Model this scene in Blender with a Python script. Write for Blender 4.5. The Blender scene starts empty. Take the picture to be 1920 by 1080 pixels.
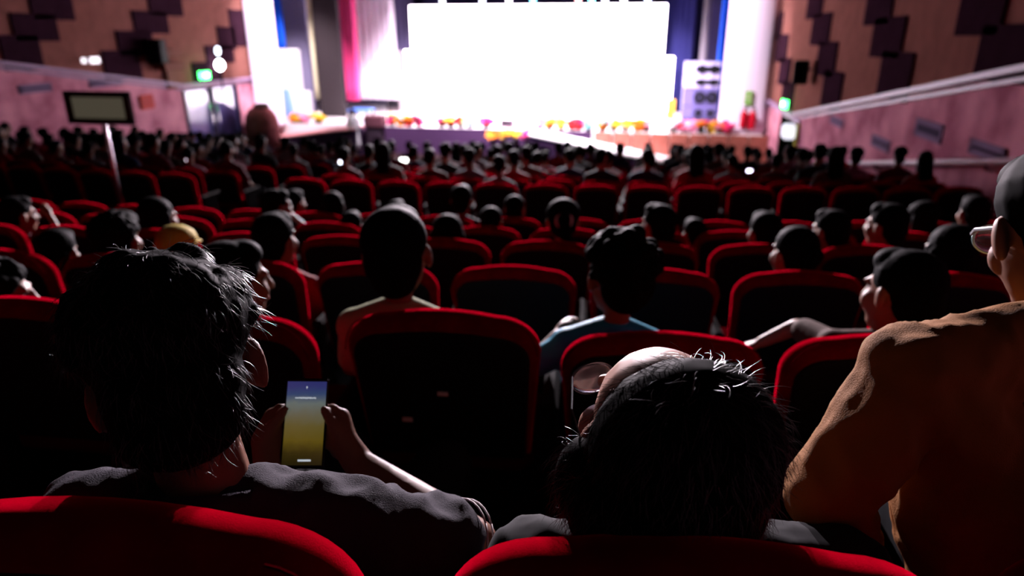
import bpy, bmesh, math, random
from math import sin, cos, pi, radians as R, sqrt
from mathutils import Vector as V, Matrix as M, Euler, noise
random.seed(7)
sc = bpy.context.scene
# ------------------------------------------------------------------ camera, world, exposure, large lights
CZ = 4.3                                   # eye height above the flat floor in front of the stage
F = 1280.0; PITCH = R(20.3); YAW = R(10.8)
cam = bpy.data.cameras.new('camera'); cam.sensor_width = 36; cam.lens = 24
cam.clip_start = 0.02; cam.clip_end = 200
cam.dof.use_dof = True; cam.dof.focus_distance = 0.9; cam.dof.aperture_fstop = 2.9
cam_o = bpy.data.objects.new('camera', cam); sc.collection.objects.link(cam_o)
cam_o.location = (0, 0, CZ); cam_o.rotation_euler = (pi/2-PITCH, 0, YAW)
sc.camera = cam_o
w = bpy.data.worlds.new('world'); sc.world = w; w.use_nodes = True
w.node_tree.nodes['Background'].inputs[0].default_value = (.5, .35, .6, 1)
w.node_tree.nodes['Background'].inputs[1].default_value = 0.002
sc.view_settings.view_transform = 'Standard'; sc.view_settings.look = 'None'
sc.view_settings.gamma = 1; sc.view_settings.exposure = 0.0; sc.view_settings.use_curve_mapping = False
sc.cycles.max_bounces = 6; sc.cycles.diffuse_bounces = 4; sc.cycles.glossy_bounces = 2; sc.cycles.transmission_bounces = 4; sc.cycles.caustics_reflective = False; sc.cycles.caustics_refractive = False
SCREEN_L = 13.0                            # the over-exposed LED wall
STAGE_W = 20000.0
COLUMN_W = 9000.0  # unseen spots added to whiten the columns
SPOT_W = 48000.0                             # unseen spots added to rim-light the audience

def P(px, py, Z):                          # a point at depth Z along the axis
    x = (px-960)/F*Z; v = (py-540)/F*Z
    fw = Z*cos(PITCH)-v*sin(PITCH); dr = v*cos(PITCH)+Z*sin(PITCH)
    return V((x*cos(YAW)-fw*sin(YAW), fw*cos(YAW)+x*sin(YAW), CZ-dr))
C0 = V((0, 0, CZ))
def ray(px, py): return P(px, py, 1)-C0
def onX(px, py, X): d = ray(px, py); return C0+d*(X/d.x)
def onY(px, py, Y): d = ray(px, py); return C0+d*(Y/d.y)
def onZ(px, py, z): d = ray(px, py); return C0+d*((z-CZ)/d.z)

# ------------------------------------------------------------------ materials
MATS = {}
def mat(name, col, rough=.7, metal=0, spec=.08, sheen=0, sheen_tint=None, emit=None, es=0, noise_amt=0, noise_scale=20, col2=None, bump=0, bump_scale=80, trans=0, sss=0, alpha=1):
    if name in MATS: return MATS[name]
    m = bpy.data.materials.new(name); m.use_nodes = True; nt = m.node_tree; b = nt.nodes['Principled BSDF']
    b.inputs['Base Color'].default_value = (*col, 1); b.inputs['Roughness'].default_value = rough
    b.inputs['Metallic'].default_value = metal; b.inputs['Specular IOR Level'].default_value = spec
    if sheen:
        b.inputs['Sheen Weight'].default_value = sheen; b.inputs['Sheen Roughness'].default_value = .35
        b.inputs['Sheen Tint'].default_value = (*(sheen_tint or col), 1)
    if emit: b.inputs['Emission Color'].default_value = (*emit, 1); b.inputs['Emission Strength'].default_value = es
    if trans: b.inputs['Transmission Weight'].default_value = trans
    if sss:
        b.inputs['Subsurface Weight'].default_value = sss; b.inputs['Subsurface Radius'].default_value = (1, .25, .12); b.inputs['Subsurface Scale'].default_value = .012
    if alpha < 1: b.inputs['Alpha'].default_value = alpha
    if noise_amt or col2 or bump:
        tc = nt.nodes.new('ShaderNodeTexCoord')
    if noise_amt or col2:
        n = nt.nodes.new('ShaderNodeTexNoise'); n.inputs['Scale'].default_value = noise_scale; n.inputs['Detail'].default_value = 4
        nt.links.new(tc.outputs['Object'], n.inputs['Vector'])
        mx = nt.nodes.new('ShaderNodeMix'); mx.data_type = 'RGBA'
        c2 = col2 or tuple(max(0, c*(1-noise_amt)) for c in col)
        mx.inputs[6].default_value = (*col, 1); mx.inputs[7].default_value = (*c2, 1)
        rp = nt.nodes.new('ShaderNodeMapRange'); rp.inputs[1].default_value = .35; rp.inputs[2].default_value = .65
        nt.links.new(n.outputs['Fac'], rp.inputs[0]); nt.links.new(rp.outputs[0], mx.inputs[0])
        nt.links.new(mx.outputs[2], b.inputs['Base Color'])
    if bump:
        n2 = nt.nodes.new('ShaderNodeTexNoise'); n2.inputs['Scale'].default_value = bump_scale; n2.inputs['Detail'].default_value = 3
        nt.links.new(tc.outputs['Object'], n2.inputs['Vector'])
        bp = nt.nodes.new('ShaderNodeBump'); bp.inputs['Strength'].default_value = bump; bp.inputs['Distance'].default_value = .01
        nt.links.new(n2.outputs['Fac'], bp.inputs['Height']); nt.links.new(bp.outputs[0], b.inputs['Normal'])
    MATS[name] = m; return m
velvet = mat('red_velvet', (.15, .0005, .0035), .9, spec=.0, sheen=.7, sheen_tint=(1, .0, .03), noise_amt=.35, noise_scale=14, bump=.25, bump_scale=700)
shell = mat('black_seat_shell', (.006, .0055, .008), .7, spec=.06)
seat_metal = mat('seat_metal', (.01, .01, .012), .8, spec=.02)
arm_wood = mat('armrest', (.008, .005, .005), .8, spec=.02)
carpet = mat('carpet', (.02, .009, .012), .95, noise_amt=.4, noise_scale=30)
carpet_blue = mat('blue_carpet', (.1, .2, .8), .9)
tan_wall = mat('tan_panel', (.21, .085, .07), .9, spec=0, noise_amt=.18, noise_scale=3)
dark_panel = mat('dark_panel', (.026, .01, .018), .9, spec=0, noise_amt=.2, noise_scale=4)
brick_m = mat('pink_brick', (.68, .30, .38), .9, spec=0, col2=(.38, .13, .19), noise_scale=1.6, bump=.5, bump_scale=12)
trim_m = mat('trim_paint', (.3, .19, .32), .5, spec=.15)
rail_m = mat('rail_paint', (.75, .6, .68), .4)
dark_ceil = mat('ceiling_paint', (.015, .012, .014), .9)
skinA = mat('skin_brown', (0.1462, 0.0638, 0.0413), .5, sss=.15)
skinB = mat('skin_tan', (0.195, 0.0975, 0.0683), .5, sss=.15)
skinP = mat('skin_fair', (0.375, 0.2025, 0.15), .5, sss=.12)
hair_m = mat('black_hair', (0.0024, 0.0019, 0.0023), .7, spec=.012)
strand_m = mat('hair_strand', (0.015, 0.012, 0.0128), .35, spec=.6)
hair_b = mat('dark_brown_hair', (.035, .017, .013), .45, spec=.5)
eye_m = mat('eye', (.06, .05, .05), .2)
lip_m = mat('lips', (.28, .08, .075), .5)
trouser_m = mat('dark_trousers', (0.0048, 0.0054, 0.0084), .85)
shoe_m = mat('shoe_leather', (.015, .013, .012), .5)
SH = {'red': mat('red_shirt', (0.2232, 0.0086, 0.0137), .8), 'maroon': mat('maroon_shirt', (0.0756, 0.005, 0.0158), .85), 'grey': mat('grey_shirt', (0.0893, 0.085, 0.0979), .85),
      'white': mat('white_shirt', (0.2678, 0.2592, 0.2678), .85), 'black': mat('black_shirt', (0.0086, 0.0086, 0.0108), .85), 'navy': mat('navy_shirt', (0.0137, 0.018, 0.0533), .85),
      'pink': mat('pink_shirt', (0.2232, 0.0713, 0.1159), .85), 'brown': mat('brown_shirt', (0.0626, 0.031, 0.0223), .85), 'lime': mat('pale_green_shirt', (0.2678, 0.2945, 0.1519), .85),
      'teal': mat('teal_shirt', (.015, .32, .5), .6), 'yellow': mat('yellow_shirt', (0.3125, 0.2146, 0.0223), .8)}

# ------------------------------------------------------------------ helpers
COL = sc.collection
def link(name, me, m=None, parent=None, loc=None, smooth=False):
    o = bpy.data.objects.new(name, me); COL.objects.link(o)
    if me is not None and m is not None and not me.materials: me.materials.append(m)
    if smooth and me: me.polygons.foreach_set('use_smooth', [True]*len(me.polygons))
    if parent: o.parent = parent
    if loc is not None: o.location = loc
    return o
def tag(o, label=None, cat=None, group=None, kind=None):
    if label: o['label'] = label
    if cat: o['category'] = cat
    if group: o['group'] = group
    if kind: o['kind'] = kind
    return o
def empty(name, loc=(0, 0, 0), rz=0):
    o = bpy.data.objects.new(name, None); COL.objects.link(o); o.location = loc; o.rotation_euler = (0, 0, rz); o.empty_display_size = .1; return o
def mesh(vs, fs, name='mesh'):
    me = bpy.data.meshes.new(name); me.from_pydata([tuple(v) for v in vs], [], fs); me.update(); return me
class G:
    def __init__(s): s.v = []; s.f = []
    def add(s, vs, fs): n = len(s.v); s.v += [tuple(v) for v in vs]; s.f += [tuple(i+n for i in f) for f in fs]; return s
    def box(s, c, d, rz=0, bev=0):
        c = V(c); hx, hy, hz = d[0]/2, d[1]/2, d[2]/2
        rot = M.Rotation(rz, 3, 'Z')
        if bev:
            b = min(bev, hx*.9, hy*.9, hz*.9); pts = []
            vs = []; idx = {}
            for sx in (-1, 1):
                for sy in (-1, 1):
                    for sz in (-1, 1):
                        for a in range(3):
                            q = [sx*hx, sy*hy, sz*hz]
                            for k in range(3):
                                if k != a: q[k] -= (sx, sy, sz)[k]*b
                            idx[(sx, sy, sz, a)] = len(vs); vs.append(c+rot@V(q))
            fs = []
            for a in range(3):
                o1, o2 = (a+1) % 3, (a+2) % 3
                for sg in (-1, 1):
                    q = []
                    for s1, s2 in ((-1, -1), (1, -1), (1, 1), (-1, 1)):
                        k = [0, 0, 0]; k[a] = sg; k[o1] = s1; k[o2] = s2; q.append(idx[(*k, a)])
                    fs.append(q if sg > 0 else q[::-1])
            for a in range(3):      # edge bevels
                o1, o2 = (a+1) % 3, (a+2) % 3
                for s1 in (-1, 1):
                    for s2 in (-1, 1):
                        q = []
                        for sa, ax in ((-1, o1), (1, o1), (1, o2), (-1, o2)):
                            k = [0, 0, 0]; k[a] = sa; k[o1] = s1; k[o2] = s2; q.append(idx[(*k, ax)])
                        fs.append(q if s1*s2 < 0 else q[::-1])
            for sx in (-1, 1):
                for sy in (-1, 1):
                    for sz in (-1, 1):
                        q = [idx[(sx, sy, sz, a)] for a in range(3)]
                        fs.append(q if sx*sy*sz > 0 else q[::-1])
            return s.add(vs, fs)
        vs = [c+rot@V((x*hx, y*hy, z*hz)) for x in (-1, 1) for y in (-1, 1) for z in (-1, 1)]
        return s.add(vs, [(0, 1, 3, 2), (4, 6, 7, 5), (0, 4, 5, 1), (2, 3, 7, 6), (0, 2, 6, 4), (1, 5, 7, 3)])
    def tube(s, pts, r, n=8, cap=True):
        pts = [V(p) for p in pts]; rs = r if isinstance(r, (list, tuple)) else [r]*len(pts)
        vs = []; prev = None
        for i, p in enumerate(pts):
            t = (pts[min(i+1, len(pts)-1)]-pts[max(i-1, 0)]).normalized()
            if prev is None: u = t.orthogonal().normalized()
            else:
                u = prev-t*prev.dot(t); u = u.normalized() if u.length > 1e-6 else t.orthogonal().normalized()
            prev = u; w_ = t.cross(u)
            for k in range(n): a = 2*pi*k/n; vs.append(p+(u*cos(a)+w_*sin(a))*rs[i])
        fs = [(i*n+k, i*n+(k+1) % n, (i+1)*n+(k+1) % n, (i+1)*n+k) for i in range(len(pts)-1) for k in range(n)]
        if cap: fs += [tuple(range(n-1, -1, -1)), tuple((len(pts)-1)*n+k for k in range(n))]
        return s.add(vs, fs)
    def ell(s, c, r, rot=None, nu=14, nv=8):
        c = V(c); rot = rot or M.Identity(3); vs = [c+rot@V((0, 0, r[2]))]
        for i in range(1, nv):
            t = pi*i/nv
            for k in range(nu): a = 2*pi*k/nu; vs.append(c+rot@V((r[0]*sin(t)*cos(a), r[1]*sin(t)*sin(a), r[2]*cos(t))))
        vs.append(c-rot@V((0, 0, r[2])))
        fs = [(0, 1+k, 1+(k+1) % nu) for k in range(nu)]
        fs += [(1+i*nu+k, 1+(i+1)*nu+k, 1+(i+1)*nu+(k+1) % nu, 1+i*nu+(k+1) % nu) for i in range(nv-2) for k in range(nu)]
        b = 1+(nv-2)*nu; fs += [(b+k, len(vs)-1, b+(k+1) % nu) for k in range(nu)]
        return s.add(vs, fs)
    def cap(s, a, b, ra, rb, n=12, flat=None):      # tapered capsule, closed
        a = V(a); b = V(b); t = (b-a).normalized(); L = (b-a).length
        pts = []; rs = []
        for i in range(4): q = pi/2*i/4; pts.append(a-t*ra*cos(q)); rs.append(max(ra*sin(q), .0004))
        pts.append(a); rs.append(ra); pts.append(b); rs.append(rb)
        for i in range(3, -1, -1): q = pi/2*i/4; pts.append(b+t*rb*cos(q)); rs.append(max(rb*sin(q), .0004))
        return s.tube(pts, rs, n)
    def lathe(s, prof, c=(0, 0, 0), n=16, a0=0, a1=2*pi):
        c = V(c); full = abs(a1-a0-2*pi) < 1e-4; m = n if full else n+1; vs = []
        for r, z in prof:
            for k in range(m): a = a0+(a1-a0)*k/n; vs.append(c+V((r*cos(a), r*sin(a), z)))
        fs = [(i*m+k, i*m+(k+1) % m, (i+1)*m+(k+1) % m, (i+1)*m+k) for i in range(len(prof)-1) for k in range(n)]
        return s.add(vs, fs)
    def me(s, name='mesh'): return mesh(s.v, s.f, name)
def build(g, name, m, parent=None, loc=None, smooth=False): return link(name, g.me(name), m, parent, loc, smooth)
TS = bpy.data.scenes.new('scratch')             # scratch scene for evaluating modifiers, removed at the end
def fuse(g, voxel, smooth=4):                       # overlapping solids -> one continuous skin
    o = bpy.data.objects.new('tmp', g.me('tmp')); TS.collection.objects.link(o)
    md = o.modifiers.new('r', 'REMESH'); md.mode = 'VOXEL'; md.voxel_size = voxel
    if smooth: s = o.modifiers.new('s', 'SMOOTH'); s.iterations = smooth; s.factor = .5
    TS.view_layers[0].update(); dg = TS.view_layers[0].depsgraph
    me = bpy.data.meshes.new_from_object(o.evaluated_get(dg))
    me.polygons.foreach_set('use_smooth', [True]*len(me.polygons))
    old = o.data; bpy.data.objects.remove(o); bpy.data.meshes.remove(old)
    return me
def copy_tree(o, parent=None):
    c = o.copy(); COL.objects.link(c); c.parent = parent
    for ch in list(o.children): copy_tree(ch, c)
    return c
def objmat(o, m):
    o.material_slots[0].link = 'OBJECT'; o.material_slots[0].material = m
ORD = ['first', 'second', 'third', 'fourth', 'fifth', 'sixth', 'seventh', 'eighth', 'ninth', 'tenth', 'eleventh', 'twelfth', 'thirteenth', 'fourteenth', 'fifteenth', 'sixteenth', 'seventeenth', 'eighteenth', 'nineteenth', 'twentieth', 'twenty-first', 'twenty-second', 'twenty-third', 'twenty-fourth', 'twenty-fifth', 'twenty-sixth', 'twenty-seventh', 'twenty-eighth', 'twenty-ninth', 'thirtieth', 'thirty-first', 'thirty-second']

# ------------------------------------------------------------------ hall geometry
XL, XR = -14.7, 4.3
YB, YF = -3.0, 34.5
def arc(X): return ((X+5.2)**2-19.4)/80.0
def arc_ang(X): return math.atan((X+5.2)/40.0)
ROWS = [(.545, -.515), (1.68, -.735), (2.79, -.965), (3.87, -1.16), (4.94, -1.37), (6.01, -1.57)]
ROWS += [(8.25+1.0*k, -1.72-.14*k) for k in range(10)]
TOP = .95
def row_floor(k): return CZ+ROWS[k][1]-TOP
# stepped floor
prof = [(YB, row_floor(0)+.42), (-.55, row_floor(0)+.42), (-.55, row_floor(0)+.21), (ROWS[0][0]-.1, row_floor(0)+.21)]
for k in range(len(ROWS)):
    y = ROWS[k][0]-.1 if k != 6 else ROWS[k][0]-.55
    prof += [(y, prof[-1][1]), (y, row_floor(k))]
prof += [(18.9, prof[-1][1]), (18.9, 0), (YF, 0)]
xs = [XL-.2+(XR-XL+.4)*i/24 for i in range(25)]
SX0, SX1 = -20.5, 8.0                      # stage house, wider than the hall
vs = []; fs = []
for x in xs:
    for (y, z) in prof: vs.append((x, y+(arc(x) if -1 < y < 19.5 else 0), z))
n = len(prof)
for i in range(24):
    for j in range(n-1): fs.append((i*n+j, i*n+j+1, (i+1)*n+j+1, (i+1)*n+j))
fl = link('floor', mesh(vs, [f[::-1] for f in fs]), carpet); tag(fl, 'dark stepped carpeted floor sloping down to the stage', kind='structure')
g = G(); g.box((-5.1, 21.6, .006), (1.6, 5.0, .012)); g.box((-5.1, 22.4, .006), (8, 2.2, .011))
o = build(g, 'floor_runner', carpet_blue); tag(o, 'blue carpet on the flat floor in front of the stage', kind='structure')
HC = CZ+5.5
g = G(); g.box(((XL+XR)/2, (YB+YF)/2, HC+.1), (XR-XL+.6, YF-YB+.4, .2)); g.box(((SX0+SX1)/2, (24.9+YF)/2, HC+.3), (SX1-SX0, YF-24.9, .2)); o = build(g, 'ceiling', dark_ceil); tag(o, 'dark ceiling', kind='structure')
g = G(); g.box(((XL+XR)/2, YB-.1, HC/2), (XR-XL+.6, .2, HC)); o = build(g, 'wall_back', mat('rear_wall_dark', (.012, .008, .009), .9)); tag(o, 'rear wall of the hall', kind='structure')
for nm, xx, yy in (('wall_stage_left', SX0, 25.0), ('wall_stage_right', SX1, 27.0)):
    g = G(); g.box((xx, (yy+YF)/2, HC/2), (.2, YF-yy, HC)); g.box(((xx+(XL if xx < 0 else XR))/2, yy, HC/2), (abs(xx-(XL if xx < 0 else XR))-.4, .2, HC)); o = build(g, nm, mat('stage_side', (.2, .18, .26), .9)); tag(o, 'side wall of the stage house', kind='structure')
g = G(); g.box(((SX0+SX1)/2, YF+.1, HC/2), (SX1-SX0, .2, HC)); o = build(g, 'wall_front', mat('stage_back', (.045, .04, .12), .9)); tag(o, 'dark blue stage rear wall', kind='structure')

# side walls: brick below the trim, panelled above
def trimline(pts): return pts
LT = [(YB, onX(0, 118, XL).z+(14.06-YB)*.143), (onX(340, 160, XL).y, onX(340, 160, XL).z), (24.9, onX(340, 160, XL).z)]
RT = [(YB, onX(1920, 130, XR).z+(9.32-YB)*.146), (onX(1490, 215, XR).y, onX(1490, 215, XR).z), (26.9, onX(1490, 215, XR).z+.02)]
def side_wall(name, X, T, sgn, door):
    t = .2
    lo = G(); up = G()
    d0, d1, dz = door; TT = list(T)
    for dd in (d0, d1):
        for k in range(len(TT)-1):
            (y0, z0), (y1, z1) = TT[k], TT[k+1]
            if y0+1e-6 < dd < y1-1e-6: TT.insert(k+1, (dd, z0+(z1-z0)*(dd-y0)/(y1-y0))); break
    for (y0, z0), (y1, z1) in zip(TT[:-1], TT[1:]):
        for g, za, zb0, zb1 in ((lo, dz if d0-1e-6 <= y0 and y1 <= d1+1e-6 else -.1, z0, z1), (up, None, HC, HC)):
            p0, p1 = (za, za) if za is not None else (z0, z1)
            g.add([(X, y0, p0), (X, y1, p1), (X, y1, zb1), (X, y0, zb0), (X+sgn*t, y0, p0), (X+sgn*t, y1, p1), (X+sgn*t, y1, zb1), (X+sgn*t, y0, zb0)],
                  [(0, 1, 2, 3), (7, 6, 5, 4), (0, 4, 5, 1), (3, 2, 6, 7), (0, 3, 7, 4), (1, 5, 6, 2)])
    o = build(lo, name, brick_m); tag(o, 'pinkish brick lower wall on the %s of the hall' % name[5:], kind='structure')
    u = build(up, 'upper_wall', tan_wall, o)
    g = G()
    for (y0, z0), (y1, z1) in zip(T[:-1], T[1:]):
        for dz, dep, h in ((0, .12, .08), (-.12, .05, .06)):
            x0, x1 = X-sgn*dep, X
            g.add([(x0, y0, z0+dz-h/2), (x0, y1, z1+dz-h/2), (x0, y1, z1+dz+h/2), (x0, y0, z0+dz+h/2), (x1, y0, z0+dz-h/2), (x1, y1, z1+dz-h/2), (x1, y1, z1+dz+h/2), (x1, y0, z0+dz+h/2)],
                  [(0, 1, 2, 3), (7, 6, 5, 4), (0, 4, 5, 1), (3, 2, 6, 7), (0, 3, 7, 4), (1, 5, 6, 2)])
    return o, u, g
LD = (20.4, 23.5, onX(385, 160, XL).z-.08); RD = (20.9, 23.4, onX(1480, 212, XR).z-.12)
wl, wlu, gt = side_wall('wall_left', XL, LT, -1, LD)
o = build(gt, 'trim_1', trim_m); tag(o, 'pale lilac ledge running down the left wall', kind='structure')
wr, wru, gt = side_wall('wall_right', XR, RT, 1, RD)
o = build(gt, 'trim_2', trim_m); tag(o, 'pale lilac ledge running down the right wall', kind='structure')
LP = [(55, 0, 135, 25), (20, 28, 105, 65), (0, 68, 75, 120), (277, 0, 340, 20), (248, 23, 313, 53), (218, 60, 285, 94), (192, 96, 262, 140), (430, 20, 458, 78), (407, 52, 440, 84), (384, 87, 437, 110), (360, 118, 415, 146)]
RP = [(1455, 25, 1468, 64), (1458, 66, 1478, 108), (1463, 110, 1483, 152), (1468, 155, 1490, 192), (1516, 0, 1544, 24), (1525, 27, 1559, 74), (1536, 80, 1570, 132), (1545, 135, 1580, 195), (1627, 0, 1675, 31), (1640, 35, 1698, 93), (1653, 100, 1712, 172), (1805, -20, 1890, 44), (1840, 50, 1960, 132)]
for X, lst, sgn, par in ((XL, LP, 1, wlu), (XR, RP, -1, wru)):
    for (x0, y0, x1, y1) in lst:
        a = onX(x0, (y0+y1)/2, X).y; b = onX(x1, (y0+y1)/2, X).y; zt = onX((x0+x1)/2, y0, X).z; zb = onX((x0+x1)/2, y1, X).z
        if y0 <= 0: zt += .45
        zb -= .15; zt += .03
        g = G(); g.box((X+sgn*.02, (a+b)/2, (zt+zb)/2), (.05, abs(b-a), zt-zb), bev=.01); build(g, 'acoustic_panel', dark_panel, par)
# further panels of the stepped bands, up to the ceiling
def vent(X, sgn, x0, y0, x1, y1, label):
    a = onX(x0, (y0+y1)/2, X).y; b = onX(x1, (y0+y1)/2, X).y; zm = onX((x0+x1)/2, (y0+y1)/2, X).z
    h = abs(onX((x0+x1)/2, y0, X).z-onX((x0+x1)/2, y1, X).z)*.8
    e = empty('wall_vent', (X+sgn*.002, (a+b)/2, zm)); L = abs(b-a)
    g = G(); g.box((sgn*.007, 0, h/2-.04), (.014, L, .08)); g.box((sgn*.007, 0, -h/2+.04), (.014, L, .08)); g.box((sgn*.007, L/2-.04, 0), (.014, .08, h)); g.box((sgn*.007, -L/2+.04, 0), (.014, .08, h))
    build(g, 'frame', mat('vent_frame', (.22, .16, .26), .8, spec=0), e)
    g = G(); g.box((sgn*.004, 0, 0), (.006, L-.1, h-.1)); build(g, 'grille', mat('vent_grille', (.05, .04, .07), .9, spec=0), e)
    ns = 4
    for k in range(ns):
        g = G(); g.box((sgn*.009, 0, 0), (.006, L-.14, .02)); q = build(g, 'slat', mat('vent_slat', (.07, .055, .09), .9, spec=0), e); q.location = (0, 0, -h/2+.08+(h-.16)*(k+.5)/ns)
    tag(e, label, 'vent')
vent(XL, 1, 33, 155, 97, 176, 'grey ventilation grille on left brick wall, farther from the stage')
vent(XL, 1, 166, 143, 228, 164, 'grey ventilation grille on left brick wall just under the ledge')
vent(XR, -1, 1557, 218, 1582, 238, 'smallest grey ventilation grille on right brick wall near the door')
vent(XR, -1, 1634, 254, 1670, 284, 'grey ventilation grille on right brick wall, second from the door')
vent(XR, -1, 1716, 222, 1770, 268, 'grey ventilation grille with pale rim high on right brick wall')
vent(XR, -1, 1816, 264, 1890, 304, 'largest dark ventilation grille on right brick wall above the handrail')
# handrail on the right wall
e = empty('handrail', (XR, 0, 0)); a = onX(1500, 308, XR); b = onX(1925, 303, XR); d = (b-a)
g = G(); g.tube([(-.10, a.y, a.z), (-.10, a.y+d.y*1.6, a.z+d.z*1.6)], .045, 8); build(g, 'rail', rail_m, e, smooth=True)
for k in range(9):
    f = .04+k*.18; g = G(); g.tube([(-.002, a.y+d.y*f, a.z+d.z*f-.12), (-.1, a.y+d.y*f, a.z+d.z*f-.10), (-.1, a.y+d.y*f, a.z+d.z*f)], .015, 6); build(g, 'bracket', seat_metal, e)
tag(e, 'pale painted handrail along the right brick wall', 'handrail')
# right doorway: dark opening with yellow jamb
e = empty('door_1', (XR, (RD[0]+RD[1])/2, 0)); e['kind'] = 'structure'; e['label'] = 'dark open doorway in the right wall with a yellow jamb'
L = RD[1]-RD[0]; H = RD[2]
g = G(); g.box((.7, 0, H/2), (.05, L, H)); build(g, 'dark_lobby', mat('lobby_dark', (.012, .012, .014), .9), e)
g = G(); g.box((.36, L/2+.03, H/2), (.7, .06, H)); g.box((.36, -L/2-.03, H/2), (.7, .06, H)); g.box((.36, 0, H+.03), (.7, L, .06)); build(g, 'reveal', mat('lobby_dark', (0, 0, 0)), e)
g = G(); g.box((-.01, -L/2-.01, H/2), (.12, .16, H)); build(g, 'yellow_jamb', mat('yellow_paint', (.62, .6, .06), .5), e)
g = G(); g.box((-.01, L/2+.02, H/2), (.1, .1, H)); build(g, 'dark_jamb', seat_metal, e)
g = G(); g.box((-.01, 0, H+.03), (.1, L, .1)); build(g, 'head_jamb', trim_m, e)
# left glass doors
e = empty('door_2', (XL, (LD[0]+LD[1])/2, 0)); e['kind'] = 'structure'; e['label'] = 'violet curtained double glass door in the left wall'
L = LD[1]-LD[0]; H = LD[2]
g = G(); g.box((-.12, 0, H/2), (.05, L, H)); build(g, 'curtain_backing', mat('violet_curtain', (.07, .05, .3), .8), e)
for k in (-1, 1):
    g = G(); g.box((-.05, k*L/4, H/2), (.02, L/2-.12, H-.1)); q = build(g, 'pane', mat('door_glass', (.12, .1, .3), .12, spec=.8), e)
    g = G(); g.tube([(.03, k*.18, .7), (.03, k*.18, 2.2)], .035, 8); build(g, 'door_handle', mat('chrome', (.7, .7, .75), .2, 1), e, smooth=True)
g = G(); g.box((0, 0, H/2), (.08, .12, H)); g.box((0, -L/2+.05, H/2), (.08, .1, H)); g.box((0, L/2-.05, H/2), (.08, .1, H)); g.box((0, 0, .5), (.06, L, 1.0)); build(g, 'frame', mat('door_frame_dark', (.03, .02, .06), .5), e)

# exit signs, wall speakers, wall lamps
def exit_sign(X, sgn, px, py, label):
    p = onX(px, py, X); e = empty('exit_sign', (X+sgn*.13, p.y, p.z))
    g = G(); g.box((0, 0, 0), (.1, .46, .3), bev=.02); build(g, 'housing', mat('exit_housing', (.02, .2, .05), .5), e)
    g = G(); g.box((sgn*.055, 0, 0), (.02, .40, .24)); g.box((0, -.235, 0), (.09, .012, .24)); build(g, 'lit_face', mat('exit_green', (.1, 1, .2), .5, emit=(.06, 1, .16), es=14), e)
    g = G(); g.box((sgn*.068, 0, 0), (.01, .22, .08)); build(g, 'arrow', mat('exit_white', (1, 1, 1), .5, emit=(.9, 1, .9), es=12), e)
    g = G(); g.box((-sgn*.09, 0, .05), (.08, .06, .06)); build(g, 'bracket', seat_metal, e)
    tag(e, label, 'exit sign'); l = bpy.data.lights.new('exit_light', 'POINT'); l.energy = 12; l.color = (.1, 1, .25); l.shadow_soft_size = .1
    lo = bpy.data.objects.new('exit_light', l); COL.objects.link(lo); lo.parent = e; lo.location = (sgn*.3, -.3, 0)
exit_sign(XL, 1, 377, 141, 'glowing green exit sign above the left glass doors')
exit_sign(XR, -1, 1480, 195, 'glowing green exit sign above the right doorway')
def wall_speaker(X, sgn, px, py, s, label):
    p = onX(px, py, X); e = empty('wall_speaker', (X+sgn*.3, p.y, p.z))
    g = G(); g.box((0, 0, 0), (.36*s, .5*s, .62*s), rz=sgn*.3, bev=.04); build(g, 'cabinet', mat('speaker_black', (.008, .008, .009), .7), e)
    g = G(); g.box((sgn*.06, -.24*s, 0), (.28*s, .03, .52*s), rz=sgn*.3); build(g, 'grille', shell, e)
    g = G(); g.tube([(0, 0, 0), (-sgn*.29, .0, .1)], .03, 8); build(g, 'bracket', seat_metal, e)
    tag(e, label, 'speaker')
wall_speaker(XR, -1, 1524, 136, 1.0, 'black speaker box on the right panelled wall')
wall_speaker(XL, 1, 278, 96, 1.1, 'black speaker box on the left panelled wall')
p = onX(166, 113, XL); e = empty('wall_lamp', (XL+.08, p.y, p.z))
g = G(); g.box((0, 0, 0), (.16, .5, .14), bev=.03); build(g, 'housing', mat('lamp_housing', (.4, .4, .42), .5), e)
g = G(); g.box((.09, .03, 0), (.03, .34, .16), bev=.012); g.box((.0, -.255, 0), (.12, .03, .13)); build(g, 'lit_lens', mat('lamp_lens', (1, 1, 1), .5, emit=(1, .9, 1), es=2), e); tag(e, 'small lit white wall lamp above the left ledge', 'lamp')
p = onX(397, 122, XL); e = empty('spot_lamp', (XL+.3, p.y, p.z))
g = G(); g.ell((0, 0, 0), (.15, .15, .18)); build(g, 'bulb', mat('spot_bulb', (1, 1, 1), .5, emit=(.95, .95, 1), es=22), e, smooth=True)
g = G(); g.ell((0, 0, .46), (.08, .08, .14)); build(g, 'flare_blob', mat('lamp_flare', (1, 1, 1), .5, emit=(.8, .85, 1), es=6), e, smooth=True)  # glowing blob added for the small flare above the lamp
g = G(); g.tube([(0, 0, .55), (0, 0, -.9)], .025, 6); g.tube([(0, 0, -.85), (-.28, 0, -.85)], .03, 6); build(g, 'arm', seat_metal, e); tag(e, 'bright round white lamp beside the left exit sign', 'lamp')
p = onX(310, 116, XL); e = empty('wall_shelf', (XL+.16, p.y, p.z))
for k, dz in enumerate((.25, -.12)):
    g = G(); g.box((0, 0, dz), (.32, 1.0, .22), bev=.02); build(g, 'shelf_board', mat('brown_wood', (.17, .06, .04), .7), e)
g = G(); g.box((-.1, .1, -.5), (.1, .5, .6)); build(g, 'shelf_bracket', mat('brown_wood', (0, 0, 0)), e); tag(e, 'brown wooden wall shelf between left speaker and exit sign', 'shelf')
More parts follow.
